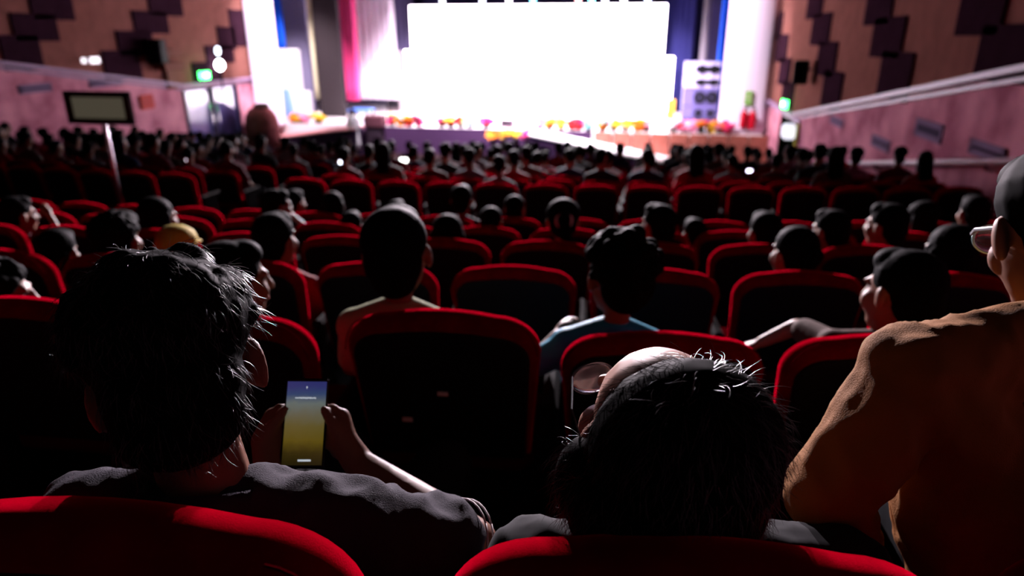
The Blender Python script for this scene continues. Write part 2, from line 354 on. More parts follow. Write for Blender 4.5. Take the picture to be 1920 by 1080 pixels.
p = onX(274, 191, XL); e = empty('wall_sign', (XL+.03, p.y, p.z)); g = G(); g.box((0, 0, 0), (.04, .6, .42), bev=.01); build(g, 'plate', mat('sign_red', (.5, .05, .03), .6), e)
g = G(); g.box((.024, 0, 0), (.01, .48, .3)); build(g, 'face', mat('sign_red_face', (.42, .035, .03), .6), e); tag(e, 'small red plate on the left brick wall', 'sign')
p = onX(1494, 247, XR); e = empty('box_lamp', (XR-.22, p.y, p.z))
g = G(); g.box((0, 0, 0), (.35, .4, .42), bev=.07); build(g, 'diffuser', mat('box_lamp_white', (.9, .9, 1), .5, emit=(.85, .85, 1), es=1.2), e)
g = G(); g.box((.18, 0, 0), (.06, .2, .2)); build(g, 'bracket', seat_metal, e); tag(e, 'white lit box lamp on the yellow door jamb', 'lamp')

# ------------------------------------------------------------------ stage
SZ = CZ-3.3; SY = 25.6
white_m = mat('white_paint', (.8, .77, .8), .6)
stage_floor = mat('stage_floor', (.75, .7, .72), .35)
g = G(); g.box(((XL+XR)/2, (SY+YF)/2, SZ/2), (XR-XL-.42, YF-SY, SZ)); g.box(((SX0+SX1)/2, (27.2+YF)/2, SZ/2-.005), (SX1-SX0-.3, YF-27.2, SZ)); o = build(g, 'stage_platform', stage_floor); tag(o, 'white-lit stage platform', kind='structure')
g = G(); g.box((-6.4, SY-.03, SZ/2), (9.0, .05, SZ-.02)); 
o = build(g, 'stage_apron', mat('apron_haze_purple', (.05, .022, .065), .9, noise_amt=.3)); tag(o, 'dark stage front skirting coloured purple for lens haze', kind='structure')  # purple haze of the lens veil put into the wall's colour
# right stage front: upright wood panels
red_wood = mat('red_wood', (.42, .13, .10), .5, noise_amt=.25, noise_scale=3)
e = empty('stage_front_panelling', (0, SY-.02, 0)); tag(e, 'reddish wood panelled stage front on the right', 'panelling'); e['kind'] = 'structure'
del e['category']
for k in range(9):
    x0 = -1.8+k*.68; g = G(); g.box((x0+.33, -.04, SZ/2), (.64, .06, SZ-.02), bev=.012); build(g, 'panel', red_wood, e)
# ramps
def ramp(name, x0, z0, x1, z1, ya, yb, m, label):
    g = G(); t = .16
    g.add([(x0, ya, z0), (x1, ya, z1), (x1, yb, z1), (x0, yb, z0), (x0, ya, 0), (x1, ya, 0), (x1, yb, 0), (x0, yb, 0)], [(0, 1, 2, 3), (4, 7, 6, 5), (0, 4, 5, 1), (2, 6, 7, 3), (0, 3, 7, 4), (1, 5, 6, 2)])
    o = build(g, name, mat('apron_haze_purple', (0, 0, 0)))
    d = G(); d.add([(x0, ya-.02, z0+.003), (x1, ya-.02, z1+.003), (x1, yb, z1+.003), (x0, yb, z0+.003), (x0, ya-.02, z0+.05), (x1, ya-.02, z1+.05), (x1, yb, z1+.05), (x0, yb, z0+.05)], [(3, 2, 1, 0), (4, 5, 6, 7), (0, 1, 5, 4), (2, 3, 7, 6), (0, 4, 7, 3), (1, 2, 6, 5)])
    build(d, 'deck', m, o); tag(o, label, kind='structure'); return o
ramp('stage_ramp', -4.0, SZ, 1.3, .06, 24.0, 25.55, white_m, 'bright white ramp descending rightwards from the stage')
ramp('stage_ramp', -10.6, SZ, -14.5, .52, 24.3, 25.55, mat('pink_carpet', (.6, .25, .26), .8), 'pink carpeted ramp descending leftwards from the stage')
# LED wall with stepped lower wings
led = mat('led_white', (1, 1, 1), .5, emit=(1, .84, .97), es=SCREEN_L)
e = empty('led_screen', (-5.1, 32, SZ)); tag(e, 'huge glowing white LED screen on the stage', 'screen')
def sbox(x0, y0, x1, y1, Y, dep, bev=0, base=None):      # box whose front face covers these pixels at depth plane Y
    a = onY(x0, (y0+y1)/2, Y); b = onY(x1, (y0+y1)/2, Y); zt = onY((x0+x1)/2, y0, Y).z; zb = onY((x0+x1)/2, y1, Y).z
    if base is not None: zb = base
    return ((a.x+b.x)/2, Y+dep/2, (zt+zb)/2), (b.x-a.x, dep, zt-zb)
def addbox(g, org, *a, **k):
    c, d = sbox(*a, **k); g.box(V(c)-V(org), d, bev=.02 if min(d) > .06 else 0); return g
g = addbox(G(), e.location, 772, 9, 1244, 200, 32, .12, base=SZ+.03); build(g, 'panel', led, e)
g = addbox(G(), e.location, 746, 134, 772, 200, 31.9, .12, base=SZ+.1); build(g, 'wing_panel', led, e)
g = addbox(G(), e.location, 758, 94, 772, 134, 31.9, .12); build(g, 'wing_panel', led, e)
g = addbox(G(), e.location, 1244, 106, 1261, 200, 31.9, .12, base=SZ+.1); build(g, 'wing_panel', led, e)
g = addbox(G(), e.location, 770, 7, 1246, 200, 32.14, .2, base=SZ+.01); build(g, 'frame', seat_metal, e)
# drapes
def drape(name, x0, x1, y1, Y, m, label, folds=5, amp=.12, taper=0, top=2.4):
    a = onY(x0, 40, Y); b = onY(x1, 40, Y); zb = max(onY((x0+x1)/2, y1, Y).z, SZ+.01); zt = CZ+top; W = b.x-a.x
    n = folds*8; vs = []; rows_ = 8
    for side in (0, .04):
        for j in range(rows_+1):
            f = j/rows_; wd = W*(1-taper*(1-f)**2)
            for i in range(n+1):
                u = i/n-.5; vs.append((u*wd-(W-wd)/2*.6, amp*cos(2*pi*folds*(u+.5)+f)*(.6+.4*(1-f))+side, (zb-SZ)+(zt-zb)*f))
    fs = []; m1 = n+1; B = m1*(rows_+1)
    for j in range(rows_):
        for i in range(n):
            q = j*m1+i; fs += [(q, q+1, q+m1+1, q+m1), (B+q, B+q+m1, B+q+m1+1, B+q+1)]
    for i in range(n): fs += [(i, B+i, B+i+1, i+1), (rows_*m1+i, rows_*m1+i+1, B+rows_*m1+i+1, B+rows_*m1+i)]
    for j in range(rows_): q = j*m1; fs += [(q, q+m1, B+q+m1, B+q), (q+n, B+q+n, B+q+m1+n, q+m1+n)]
    o = link(name, mesh(vs, fs), m, smooth=True); o.location = ((a.x+b.x)/2, Y, SZ)
    tag(o, label, 'curtain'); return o
drape('stage_curtain', 500, 528, 92, 28.5, mat('blue_velvet', (.01, .1, .75), .7), 'bright blue curtain hanging at the stage left edge', 3)
drape('stage_curtain', 575, 602, 186, 28.9, mat('cream_cloth', (.8, .74, .5), .8), 'narrow cream white curtain leg beside the dark grey flat', 2)
drape('stage_curtain', 636, 668, 188, 29.0, mat('pink_cloth', (.7, .06, .22), .8), 'pink curtain gathered at the side of the stage', 3, .12, .25)
drape('stage_curtain', 655, 738, 186, 30.2, mat('lilac_cloth', (.78, .7, .82), .8), 'wide pale lilac curtain behind the pink one', 7)
drape('stage_curtain', 1243, 1304, 215, 33.2, mat('dark_blue_velvet', (.05, .05, .22), .8), 'dark blue curtain right of the glowing screen', 6)
drape('stage_curtain', 1352, 1372, 215, 30.5, mat('blue_velvet', (0, 0, 0)), 'blue curtain edge behind the right column', 2)
drape('stage_curtain', 735, 776, 196, 33.2, mat('grey_violet_velvet', (.12, .1, .2), .8), 'grey violet curtain left of the glowing screen', 4)
def flat(name, px, Y, dep, m, label, cat, top=None, parts=()):
    c, d = sbox(*px, Y, dep, base=SZ)
    if top: d = (d[0], d[1], CZ+top-SZ); c = (c[0], c[1], SZ+d[2]/2)
    e = empty(name, (c[0], c[1], SZ))
    g = G(); g.box((0, 0, d[2]/2), d, bev=.02); build(g, 'face_panel', m, e)
    g = G(); g.box((-d[0]*.3, d[1]/2+.2, d[2]*.3), (.06, .4, d[2]*.6)); g.box((d[0]*.3, d[1]/2+.2, d[2]*.3), (.06, .4, d[2]*.6)); build(g, 'brace', seat_metal, e)
    tag(e, label, cat); return e
flat('scenery_flat', (590, 0, 637, 170), 28.2, .15, mat('dark_grey_flat', (.035, .027, .03), .85), 'tall dark grey scenery flat beside the pink curtain', 'flat', 2.4)
flat('scenery_flat', (526, 0, 580, 190), 30.0, .15, mat('grey_lilac_flat', (.28, .25, .4), .85), 'grey lilac scenery flat behind the blue curtain', 'flat', 2.4)
flat('scenery_flat', (1322, 0, 1362, 215), 33.6, .15, mat('violet_flat', (.1, .08, .2), .85), 'violet scenery flat behind the right speaker stack', 'flat', 2.4)
e = empty('stage_pole', (*onY(1319, 100, 32.9).xy, SZ)); g = G(); g.tube([(0, 0, 0), (0, 0, 5.7)], .17, 10); build(g, 'pole', mat('grey_pole', (.42, .38, .44), .6), e, smooth=True)
g = G(); g.box((0, 0, .03), (.6, .6, .06)); build(g, 'base', seat_metal, e); tag(e, 'tall grey pole between dark curtain and violet flat', 'pole')
# white set piece with blue drape on the left
c, d = sbox(512, 92, 558, 205, 27.4, .5, base=SZ); e = empty('set_piece', (c[0], c[1], SZ))
g = G(); g.box((0, 0, d[2]/2), d, bev=.06); build(g, 'body', white_m, e)
g = G(); g.box((d[0]*.62, .1, d[2]*.2), (d[0]*.3, .4, d[2]*.4), bev=.04); build(g, 'step_block', white_m, e)
g = G()
for k in range(6): g.cap((-d[0]*.42+k*.13, -.3, .12), (-d[0]*.35+k*.1, -.29, 1.15), .12, .06)
build(g, 'blue_skirt', mat('pale_blue_cloth', (.25, .42, .8), .8), e, smooth=True); tag(e, 'white stepped set piece draped with pale blue cloth', 'set piece')
# grey stage boxes left of the screen
def cabinet(name, px, Y, dep, m, label, base=None, drivers=1):
    c, d = sbox(*px, Y, dep, base=base); e = empty(name, (c[0], c[1], c[2]-d[2]/2))
    g = G(); g.box((0, 0, d[2]/2), d, bev=.03); build(g, 'cabinet', m, e)
    g = G(); g.box((0, -d[1]/2-.01, d[2]/2), (d[0]*.86, .03, d[2]*.86)); build(g, 'grille', mat('grille_dark', (.03, .028, .035), .7), e) if drivers else None
    for k in range(drivers):
        r = min(d[0], d[2]/max(1, drivers))*.33; q = G(); q.lathe([(0, 0), (r*.5, .015), (r, .05), (r*1.08, .05), (r*1.08, 0)], n=16)
        o = build(q, 'driver_cone', shell, e, smooth=True); o.rotation_euler = (pi/2, 0, 0); o.location = (0, -d[1]/2-.02, d[2]*(k+.5)/drivers)
    tag(e, label, 'speaker'); return e
cabinet('stage_speaker', (721, 95, 746, 160), 30.8, .6, mat('grey_cabinet', (.16, .13, .14), .7), 'grey speaker cabinet left of the screen wing', SZ, 2)
lil = mat('lilac_cabinet', (.42, .38, .62), .6); vio = mat('violet_cabinet', (.12, .1, .26), .6)
zs = [SZ+.14]+[onY(1312, y, 29).z for y in (200, 165, 143, 116)]
for k in range(4):
    c, d = sbox(1281, 116, 1348, 236, 29, .9); 
    e = empty('stacked_speaker', (c[0], c[1], zs[k])); h = zs[k+1]-zs[k]-.005
    g = G(); g.box((0, 0, h/2), (d[0], .9, h), bev=.03); build(g, 'cabinet', (vio, vio, lil, lil)[k], e)
    g = G(); g.box((d[0]*.14, -.46, h*.5), (d[0]*.68, .03, h*(.8, .8, .42, .42)[k])); build(g, 'grille', mat('grille_black', (.006, .006, .008), .8) if k > 1 else mat('grille_violet', (.07, .06, .16), .7), e)
    for s in (-1, 1):
        q = G(); r = min(.24, h*.3); q.lathe([(0, 0), (r*.5, .012), (r, .04), (r*1.08, .04), (r*1.08, 0)], n=14); o = build(q, 'driver_cone', shell, e, smooth=True); o.rotation_euler = (pi/2, 0, 0); o.location = (d[0]*.14+s*d[0]*.17, -.47, h*.5)
    tag(e, '%s cabinet of the speaker stack beside the right column' % ('bottom violet', 'tall violet second-lowest', 'lilac second-highest', 'topmost lilac')[k], 'speaker', 'speaker stack')
c, d = sbox(1281, 232, 1348, 246, 28.95, 1.0, base=SZ); e = empty('speaker_riser', (c[0], c[1], SZ)); g = G(); g.box((0, 0, (zs[0]-SZ)/2-.004), (d[0]+.1, 1.0, zs[0]-SZ-.006), bev=.02); build(g, 'deck', seat_metal, e); g = G(); g.box((0, -.51, (zs[0]-SZ)/2), (d[0], .02, (zs[0]-SZ)*.7)); build(g, 'fascia', vio, e); tag(e, 'low black riser under the speaker stack', 'riser')
# columns
def column(name, cx, cy, rx, ry, z0, label, m):
    vs = []; n = 32; fs = []
    for z in (z0, z0+.25, z0+.25, HC):
        k = 1.06 if z <= z0+.25 and len(vs) < 2*n else 1.0
        for i in range(n): a = 2*pi*i/n; vs.append((rx*k*cos(a), ry*k*sin(a), z-z0))
    for j in range(3):
        for i in range(n): fs.append((j*n+i, j*n+(i+1) % n, (j+1)*n+(i+1) % n, (j+1)*n+i))
    o = link(name, mesh(vs, fs), m, smooth=True); o.location = (cx, cy, z0); tag(o, label, kind='structure'); return o
pa = onY(1350, 200, 26.5).x; pb = XR
column('proscenium_column', (pa+pb)/2+.12, 26.9, (pb-pa)/2+.1, .9, SZ, 'broad white rounded column at the right of the stage', mat('column_white', (.66, .56, .7), .55))
pc = onY(512, 150, 24.9).x
column('proscenium_column', (XL+pc)/2-.1, 25.2, (pc-XL)/2+.1, .75, SZ, 'bright white rounded column at the left of the stage', mat('column_white', (0, 0, 0)))
# brick planter mound at the left
p = P(460, 245, 25.4); e = empty('brick_planter', (XL+.72, 23.7, 0))
top = onY(460, 196, 24.1).z
g = G(); g.lathe([(.05, 0), (.62, 0), (.62, top*.62), (.56, top*.8), (.42, top*.93), (.2, top), (.02, top)], n=24); build(g, 'wall', mat('red_brick_curved', (.2, .05, .055), .85, noise_amt=.4, noise_scale=5, bump=.5, bump_scale=10), e, smooth=True)
g = G(); g.ell((.1, -.05, top), (.3, .28, .12)); build(g, 'soil', mat('soil', (.06, .03, .03), .9), e, smooth=True); tag(e, 'rounded red brick planter beside the left column', 'planter')
# fire extinguishers and notice on right column
yc = 26.02
for k, (px, py) in enumerate(((1394, 223), (1410, 225))):
    p = onY(px, py, yc-.12); e = empty('fire_extinguisher', (p.x, yc-.14, p.z-.3))
    g = G(); g.lathe([(.01, 0), (.11, 0), (.12, .05), (.12, .48), (.08, .56), (.03, .6), (.03, .66), (.005, .66)], n=14); build(g, 'cylinder', mat('extinguisher_red', (.55, .01, .03), .35), e, smooth=True)
    g = G(); g.box((.03, 0, .68), (.16, .04, .04)); g.tube([(.06, 0, .66), (.14, -.02, .55), (.13, -.04, .3)], .015, 6); build(g, 'valve_and_hose', seat_metal, e)
    tag(e, ('red fire extinguisher on the right column, nearer the screen', 'red fire extinguisher on the right column, nearer the side wall')[k], 'extinguisher')
p = onY(1403, 183, yc-.03); e = empty('safety_notice', (p.x, yc-.05, p.z)); g = G(); g.box((0, 0, 0), (.26, .03, .48)); build(g, 'board', mat('notice_green', (.3, .62, .16), .6), e); g = G(); g.box((0, -.02, .1), (.18, .01, .06)); g.box((0, -.02, -.02), (.18, .01, .06)); build(g, 'printed_bars', mat('notice_pale', (.55, .75, .4), .6), e); tag(e, 'small green notice on the right white column', 'notice')
# lectern, blue table, monitor
c, d = sbox(687, 216, 722, 250, 25.0, .5, base=0); e = empty('lectern', (c[0], 24.95, 0)); H = d[2]
g = G(); g.box((0, 0, H*.36), (d[0]*.8, .42, H*.72), bev=.02); build(g, 'pedestal', mat('lectern_dark', (.03, .018, .03), .7), e)
g = G(); g.box((0, 0, H*.86), (d[0], .5, H*.28), bev=.03); build(g, 'top_box', mat('lectern_brown', (.10, .035, .05), .6), e)
g = G(); g.tube([(.1, 0, H), (.12, .05, H+.25), (.12, .12, H+.32)], .014, 6); build(g, 'microphone', seat_metal, e); tag(e, 'brown wooden lectern standing before the stage', 'lectern')
c, d = sbox(652, 205, 690, 236, 26.4, .8, base=SZ); e = empty('cloth_table', (c[0], c[1], SZ))
g = G(); g.box((0, 0, d[2]-.06), (d[0], .8, .08), bev=.02); build(g, 'table_top', mat('blue_table', (.06, .16, .5), .6), e)
for sx in (-1, 1):
    for sy in (-1, 1): g = G(); g.box((sx*d[0]*.42, sy*.32, (d[2]-.1)/2), (.06, .06, d[2]-.1)); build(g, 'leg', seat_metal, e)
tag(e, 'blue topped table on the stage behind the lectern', 'table')
c, d = sbox(960, 221, 998, 247, 26.0, .35, base=SZ); e = empty('stage_monitor', (c[0], c[1], SZ))
g = G(); g.box((0, 0, d[2]/2+.04), (d[0], .12, d[2]-.08), bev=.02); build(g, 'bezel', mat('monitor_blue', (.2, .3, .5), .4), e)
g = G(); g.box((0, -.065, d[2]/2+.04), (d[0]*.86, .02, d[2]*.74)); build(g, 'display', mat('monitor_face', (.9, .75, .85), .4, emit=(1, .8, .9), es=.5), e)
g = G(); g.box((0, .1, .02), (d[0]*.6, .4, .04)); build(g, 'foot', seat_metal, e); tag(e, 'small monitor with bluish frame on the stage edge', 'monitor')
c, d = sbox(938, 234, 960, 246, 25.9, .4, base=SZ); e = empty('stage_wedge', (c[0], c[1], SZ)); g = G(); g.add([(-.25, -.2, 0), (.25, -.2, 0), (.25, .2, 0), (-.25, .2, 0), (-.25, -.05, .3), (.25, -.05, .3), (.25, .2, .22), (-.25, .2, .22)], [(3, 2, 1, 0), (4, 5, 6, 7), (0, 1, 5, 4), (1, 2, 6, 5), (2, 3, 7, 6), (3, 0, 4, 7)]); build(g, 'cabinet', mat('wedge_grey', (.1, .06, .09), .7), e); g = G(); g.box((0, -.14, .15), (.42, .02, .2)); build(g, 'grille', shell, e); tag(e, 'dark floor wedge speaker beside the small monitor', 'speaker')
# orange banner stand on the right of the stage
p = onY(1256, 224, 28.2); e = empty('banner_stand', (p.x, 28.2, SZ)); zt = onY(1256, 186, 28.2).z-SZ
g = G(); g.box((0, 0, zt*.55), (.3, .05, zt*.9), bev=.01); build(g, 'banner', mat('orange_cloth', (.85, .4, .04), .8), e); g = G(); g.box((0, .02, .03), (.4, .4, .06)); g.tube([(0, .06, .05), (0, .06, zt)], .02, 6); build(g, 'stand', seat_metal, e); tag(e, 'narrow orange banner beside the speaker stack', 'banner')
# overhead truss with spots, partly seen above the screen
e = empty('lighting_truss', (-5.1, 31.0, CZ+1.75)); g = G()
for dy, dz in ((-.15, 0), (.15, 0), (0, .26)): g.tube([(-6.5, dy, dz), (6.5, dy, dz)], .03, 6)
for k in range(26): x = -6.5+k*.5; g.tube([(x, -.15, 0), (x+.25, 0, .26), (x+.5, .15, 0)], .015, 5)
build(g, 'frame', mat('truss_metal', (.4, .4, .42), .4, .8), e); g = G()
for x in (-6, 6): g.tube([(x, 0, .2), (x, 0, HC-CZ-1.76)], .015, 6)
build(g, 'hanger', seat_metal, e); tag(e, 'lighting truss above the top of the screen', 'truss')
for k in range(9):
    cc = [(.8, .85, 1), (.7, .75, 1), (1, .9, 1), (.2, .8, 1), (1, .4, .4), (.2, .9, .9), (.8, .8, 1), (1, 1, 1), (.6, .7, 1)][k]
    px = (830, 905, 955, 1000, 1085, 1110, 1135, 1170, 1215)[k]; p = onY(px, -4, 30.9)
    e = empty('par_lamp', (p.x, 30.9, CZ+1.7)); g = G(); g.lathe([(.02, .3), (.1, .28), (.13, .1), (.14, 0), (.12, 0), (.11, .04)], n=12); b = build(g, 'can', seat_metal, e, smooth=True); b.location = (0, -.05, -.34); b.rotation_euler = (R(-55), 0, 0)
    g = G(); g.ell((0, 0, 0), (.10, .10, .03), nu=12, nv=6); b = build(g, 'lens', mat('par_lens_%d' % k, cc, .4, emit=cc, es=7), e, smooth=True); b.location = (0, -.075, -.33); b.rotation_euler = (R(-55), 0, 0)
    g = G(); g.tube([(0, 0, 0), (0, -.02, -.2)], .012, 5); build(g, 'yoke', seat_metal, e)
    tag(e, ('%s small spotlight from the left hanging above the screen' % ORD[k]).capitalize(), 'spotlight', 'spots above the screen')
# flowers along the stage edge
leafm = mat('leaf_green', (.02, .07, .02), .7)
FC = {'magenta': (.8, .02, .2), 'orange': (.85, .25, .03), 'yellow': (.85, .55, .05), 'red': (.75, .03, .04), 'pink': (.85, .3, .5), 'white': (.85, .82, .85), 'teal': (.3, .7, .75)}
def blossom_mesh():
    g = G(); g.ell((0, 0, .02), (.035, .035, .03), nu=8, nv=5)
    for ring, (n, r, h, s) in enumerate(((6, .075, .01, .05), (5, .045, .045, .04))):
        for i in range(n):
            a = 2*pi*i/n+ring*.4; g.ell((r*cos(a), r*sin(a), h), (s, s*.75, .018), M.Rotation(a, 3, 'Z') @ M.Rotation(-.5-ring*.4, 3, 'Y'), nu=7, nv=4)
    return g.me('blossom')
BM = blossom_mesh(); BM.materials.append(leafm)
def leaf_mesh(seed):
    rnd = random.Random(seed); g = G()
    for k in range(22):
        a = rnd.random()*2*pi; t = rnd.uniform(.3, 1.9); L = rnd.uniform(.18, .30); d = V((cos(a)*sin(t), sin(a)*sin(t), cos(t))); u = d.cross(V((0, 0, 1))).normalized()*.05; nrm = u.cross(d).normalized()*.006
        q = d*L*.55; g.add([d*.02, q+u, d*L, q-u, q+nrm*2, q-nrm], [(0, 1, 4), (1, 2, 4), (2, 3, 4), (3, 0, 4), (1, 0, 5), (2, 1, 5), (3, 2, 5), (0, 3, 5)])
    return g.me('foliage')
LM = [leaf_mesh(s) for s in range(3)]
for l in LM: l.materials.append(leafm)
potm = mat('flower_pot', (.05, .03, .02), .8); g = G(); g.lathe([(.01, 0), (.1, 0), (.14, .2), (.15, .2), (.15, .23), (.02, .21)], n=12); PM = g.me('pot'); PM.materials.append(potm)
fl_list = [(553, 'orange'), (565, 'yellow'), (572, 'pink'), (598, 'yellow'), (735, 'magenta'), (752, 'orange'), (768, 'orange'), (786, 'magenta'), (828, 'pink'), (846, 'yellow'), (864, 'red'), (882, 'teal'), (912, 'red'), (1012, 'pink'), (1030, 'orange'), (1052, 'yellow'), (1072, 'red'), (1086, 'red'), (1104, 'teal'), (1130, 'orange'), (1150, 'yellow'), (1172, 'yellow'), (1195, 'orange'), (1212, 'pink'), (1262, 'white'), (1280, 'pink'), (1296, 'pink'), (1314, 'orange'), (1332, 'yellow'), (1350, 'orange'), (1364, 'magenta'), (925, 'orange'), (945, 'orange'), (968, 'yellow'), (990, 'magenta')]
fcount = {}
for i, (px, c) in enumerate(fl_list):
    low = i >= 31
    Yp = SY+.28 if not low else SY-.42
    zb = SZ if not low else 0
    p = onY(px, 246, Yp)
    if low: p.z = 0
    e = empty('flower_arrangement', (p.x, Yp, zb)); rnd = random.Random(i); s = 1.7
    if px < 600: e.location = (p.x, Yp+.1, SZ)
    if low:
        g = G(); g.tube([(0, 0, .2), (0, 0, .62)], .05, 8); st = build(g, 'stand', potm, e)
    po = link('pot', PM, None, e); fo = link('foliage', LM[i % 3], None, e); zz = .62 if low else 0; fo.location = (0, 0, .12+zz); po.scale = (1.2, 1.2, .55)
    if low: po.location = (0, 0, .5)
    for k in range(6):
        b = link('blossom', BM, None, e); a = rnd.random()*6.28; r = rnd.uniform(.02, .2); b.location = (r*cos(a), r*sin(a)-.06, zz+.12+rnd.uniform(0, .2)); b.rotation_euler = (rnd.uniform(.2, .9), rnd.uniform(-.4, .4), rnd.random()*6); b.scale = (s,)*3
        cc = c if k < 4 else rnd.choice(list(FC)); objmat(b, mat('petal_'+cc, FC[cc], .7))
    fcount[(c, low)] = fcount.get((c, low), 0)+1
    tag(e, '%s %s flower arrangement from the left %s' % (ORD[fcount[(c, low)]-1], c, 'on a stand before the dark stage skirting' if low else 'along the stage edge'), 'flowers', 'flower arrangements on the stage edge')

# unseen high trusses: stage spots, plus added spots for the columns and audience rims
def spot(name, at, target, energy, size, blend, label, group, col=(1, .86, .95)):
    e = empty(name, at); aim = (V(target)-V(at)).normalized(); q = aim.to_track_quat('-Z', 'Y')
    g = G(); g.lathe([(.02, .4), (.12, .38), (.15, .1), (.16, 0), (.14, 0), (.13, .05)], n=14); b = build(g, 'can', seat_metal, e, smooth=True); b.rotation_euler = q.to_euler()
    g = G(); g.tube([(0, 0, .15), (0, 0, .45)], .015, 6); build(g, 'yoke', seat_metal, e)
    l = bpy.data.lights.new('spot', 'SPOT'); l.energy = energy; l.color = col; l.spot_size = R(size); l.spot_blend = blend; l.shadow_soft_size = .15
    lo = bpy.data.objects.new('spot_light', l); COL.objects.link(lo); lo.parent = e; lo.rotation_euler = q.to_euler(); lo.location = aim*.05
    tag(e, label, 'spotlight', group)
def truss(at, label):
    e = empty('unseen_truss', at); g = G()
    for dy, dz in ((-.15, 0), (.15, 0), (0, .26)): g.tube([(-6, dy, dz), (6, dy, dz)], .03, 6)
    for k in range(24): x = -6+k*.5; g.tube([(x, -.15, 0), (x+.25, 0, .26), (x+.5, .15, 0)], .015, 5)
    build(g, 'frame', mat('truss_metal', (0, 0, 0)), e)
    for x in (-5, 5): g = G(); g.tube([(x, 0, .2), (x, 0, HC-at[2])], .015, 6); build(g, 'hanger', seat_metal, e)
    tag(e, label, 'truss')
truss((-5.1, 22.5, CZ+4.8), 'lighting truss under the ceiling nearest the stage'); truss((-5.1, 24.6, CZ+3.05), 'added lower lighting truss hanging unseen before the stage opening')  # both out of view; the lower one is added to carry the audience spots
spot('stage_spot', (-8.0, 22.5, CZ+4.4), (-7.0, 29, SZ), STAGE_W, 75, .5, 'left middle stage spotlight on the truss nearest the stage', 'stage spots')
spot('stage_spot', (-2.2, 22.5, CZ+4.4), (-2.8, 29, SZ), STAGE_W, 75, .5, 'right middle stage spotlight on the truss nearest the stage', 'stage spots')
spot('stage_spot', (-10.6, 22.5, CZ+4.4), (-14.0, 26, CZ-1), COLUMN_W, 50, .6, 'leftmost added spotlight, brightening the left column', 'stage spots')  # unseen lamp added to whiten the left column
spot('stage_spot', (-3.4, 22.5, CZ+4.4), (3.0, 26.5, CZ-1), COLUMN_W, 44, .6, 'added spotlight brightening the right column', 'stage spots')  # unseen lamp added from the left to light the right column
spot('added_audience_spot', (-6.2, 24.6, CZ+2.6), (-1.6, 2.5, CZ-1), SPOT_W, 34, .7, 'added left spotlight raking the audience from the lower truss', 'added audience spots')  # unseen narrow lamp added to rim-light the near rows
spot('added_audience_spot', (-2.6, 24.6, CZ+2.6), (-1.0, 2.0, CZ-1), SPOT_W, 32, .7, 'added right spotlight raking the audience from the lower truss', 'added audience spots')  # second unseen lamp added for the same rims

#@@PEOPLE
# ------------------------------------------------------------------ seats
def outline(W, z0, z1, rc, taper, crown, n=9):
    hw = W/2; pts = [(-hw*taper, z0), (hw*taper, z0)]
    for i in range(n): a = pi/2*i/(n-1); pts.append((hw-rc+rc*cos(a), z1-rc*.86-crown+rc*.86*sin(a)))
    for i in range(1, 6): x = (hw-rc)*(1-2*i/6); pts.append((x, z1-crown+crown*(1-(x/(hw-rc))**2)))
    for i in range(n): a = pi/2+pi/2*i/(n-1); pts.append((-hw+rc+rc*cos(a), z1-rc*.86-crown+rc*.86*sin(a)))
    return pts
def inset(pts, d):
    n = len(pts); out = []
    for i in range(n):
        p, a, b = V(pts[i]), V(pts[i-1]), V(pts[(i+1) % n]); t = (b-a).normalized(); out.append((p.x-t.y*d, p.y+t.x*d))
    return out
def lean(z): return .17*(1-z/TOP)             # the back reclines: its top sits furthest to the rear
def pillow(pts, y0, y1, r, steps=5):
    vs = []; n = len(pts); rings = []
    for k in range(steps+1): a = pi/2*k/steps; rings.append((y0+r-r*sin(pi/2-a) if False else y0+r*(1-sin(a)), r*(1-cos(a))))
    rings = [(y, d) for (y, d) in rings][::-1]; full = rings+[(y1-(y-y0), d) for (y, d) in rings[::-1]]
    for (y, d) in full:
        for (x, z) in inset(pts, d): vs.append((x, y+lean(z), z))
    fs = [(i*n+k, (i+1)*n+k, (i+1)*n+(k+1) % n, i*n+(k+1) % n) for i in range(len(full)-1) for k in range(n)]
    fs += [tuple(range(n)), tuple((len(full)-1)*n+k for k in range(n-1, -1, -1))]
    return G().add(vs, fs)
OL = outline(.56, .46, TOP, .125, .90, .016)
backM = pillow(OL, 0, .10, .046).me('backrest'); backM.materials.append(velvet)
panM = pillow(inset(outline(.56, .44, TOP-.02, .12, .9, .012), .028), -.012, .03, .012, 3).me('back_panel'); panM.materials.append(shell)
g = G(); g.box((0, .36, .41), (.52, .46, .13), bev=.045); cushM = g.me('seat_cushion'); cushM.materials.append(mat('dark_red_cushion', (.05, .0006, .002), .9, spec=0))
g = G(); g.box((0, .30, .62), (.05, .42, .045), bev=.016); armM = g.me('armrest'); armM.materials.append(arm_wood)
g = G(); g.box((0, .28, .30), (.035, .30, .60), bev=.01); g.box((0, .28, .012), (.07, .40, .024)); legM = g.me('leg'); legM.materials.append(seat_metal)
g = G()
for s in (-1, 1): 
    q = [(s*(.275-.02*t-.05*t*t), -.003+lean(.85), .83+.105*sin(t*1.45)) for t in [i/8 for i in range(9)]]
    if s > 0: seamR = q
    else: seamL = q
def seam_mesh(q): g = G(); g.tube([V((x, .004+lean(z)*1.0-.012*0, z)) for (x, y, z) in q], .0022, 5); return g.me('seam')
for m_ in (backM, panM, cushM): m_.polygons.foreach_set('use_smooth', [True]*len(m_.polygons))
SP = .616
def seatX(i): return .095+SP*i
def seat_label(k, i):
    if k < 6: return 'red seat with black rear panel, %s row from the camera, %s' % (ORD[k], near_word(i))
    return 'red-edged black-backed seat, %s row beyond cross aisle, %s seat from right wall' % (ORD[k-6], ORD[6-i])
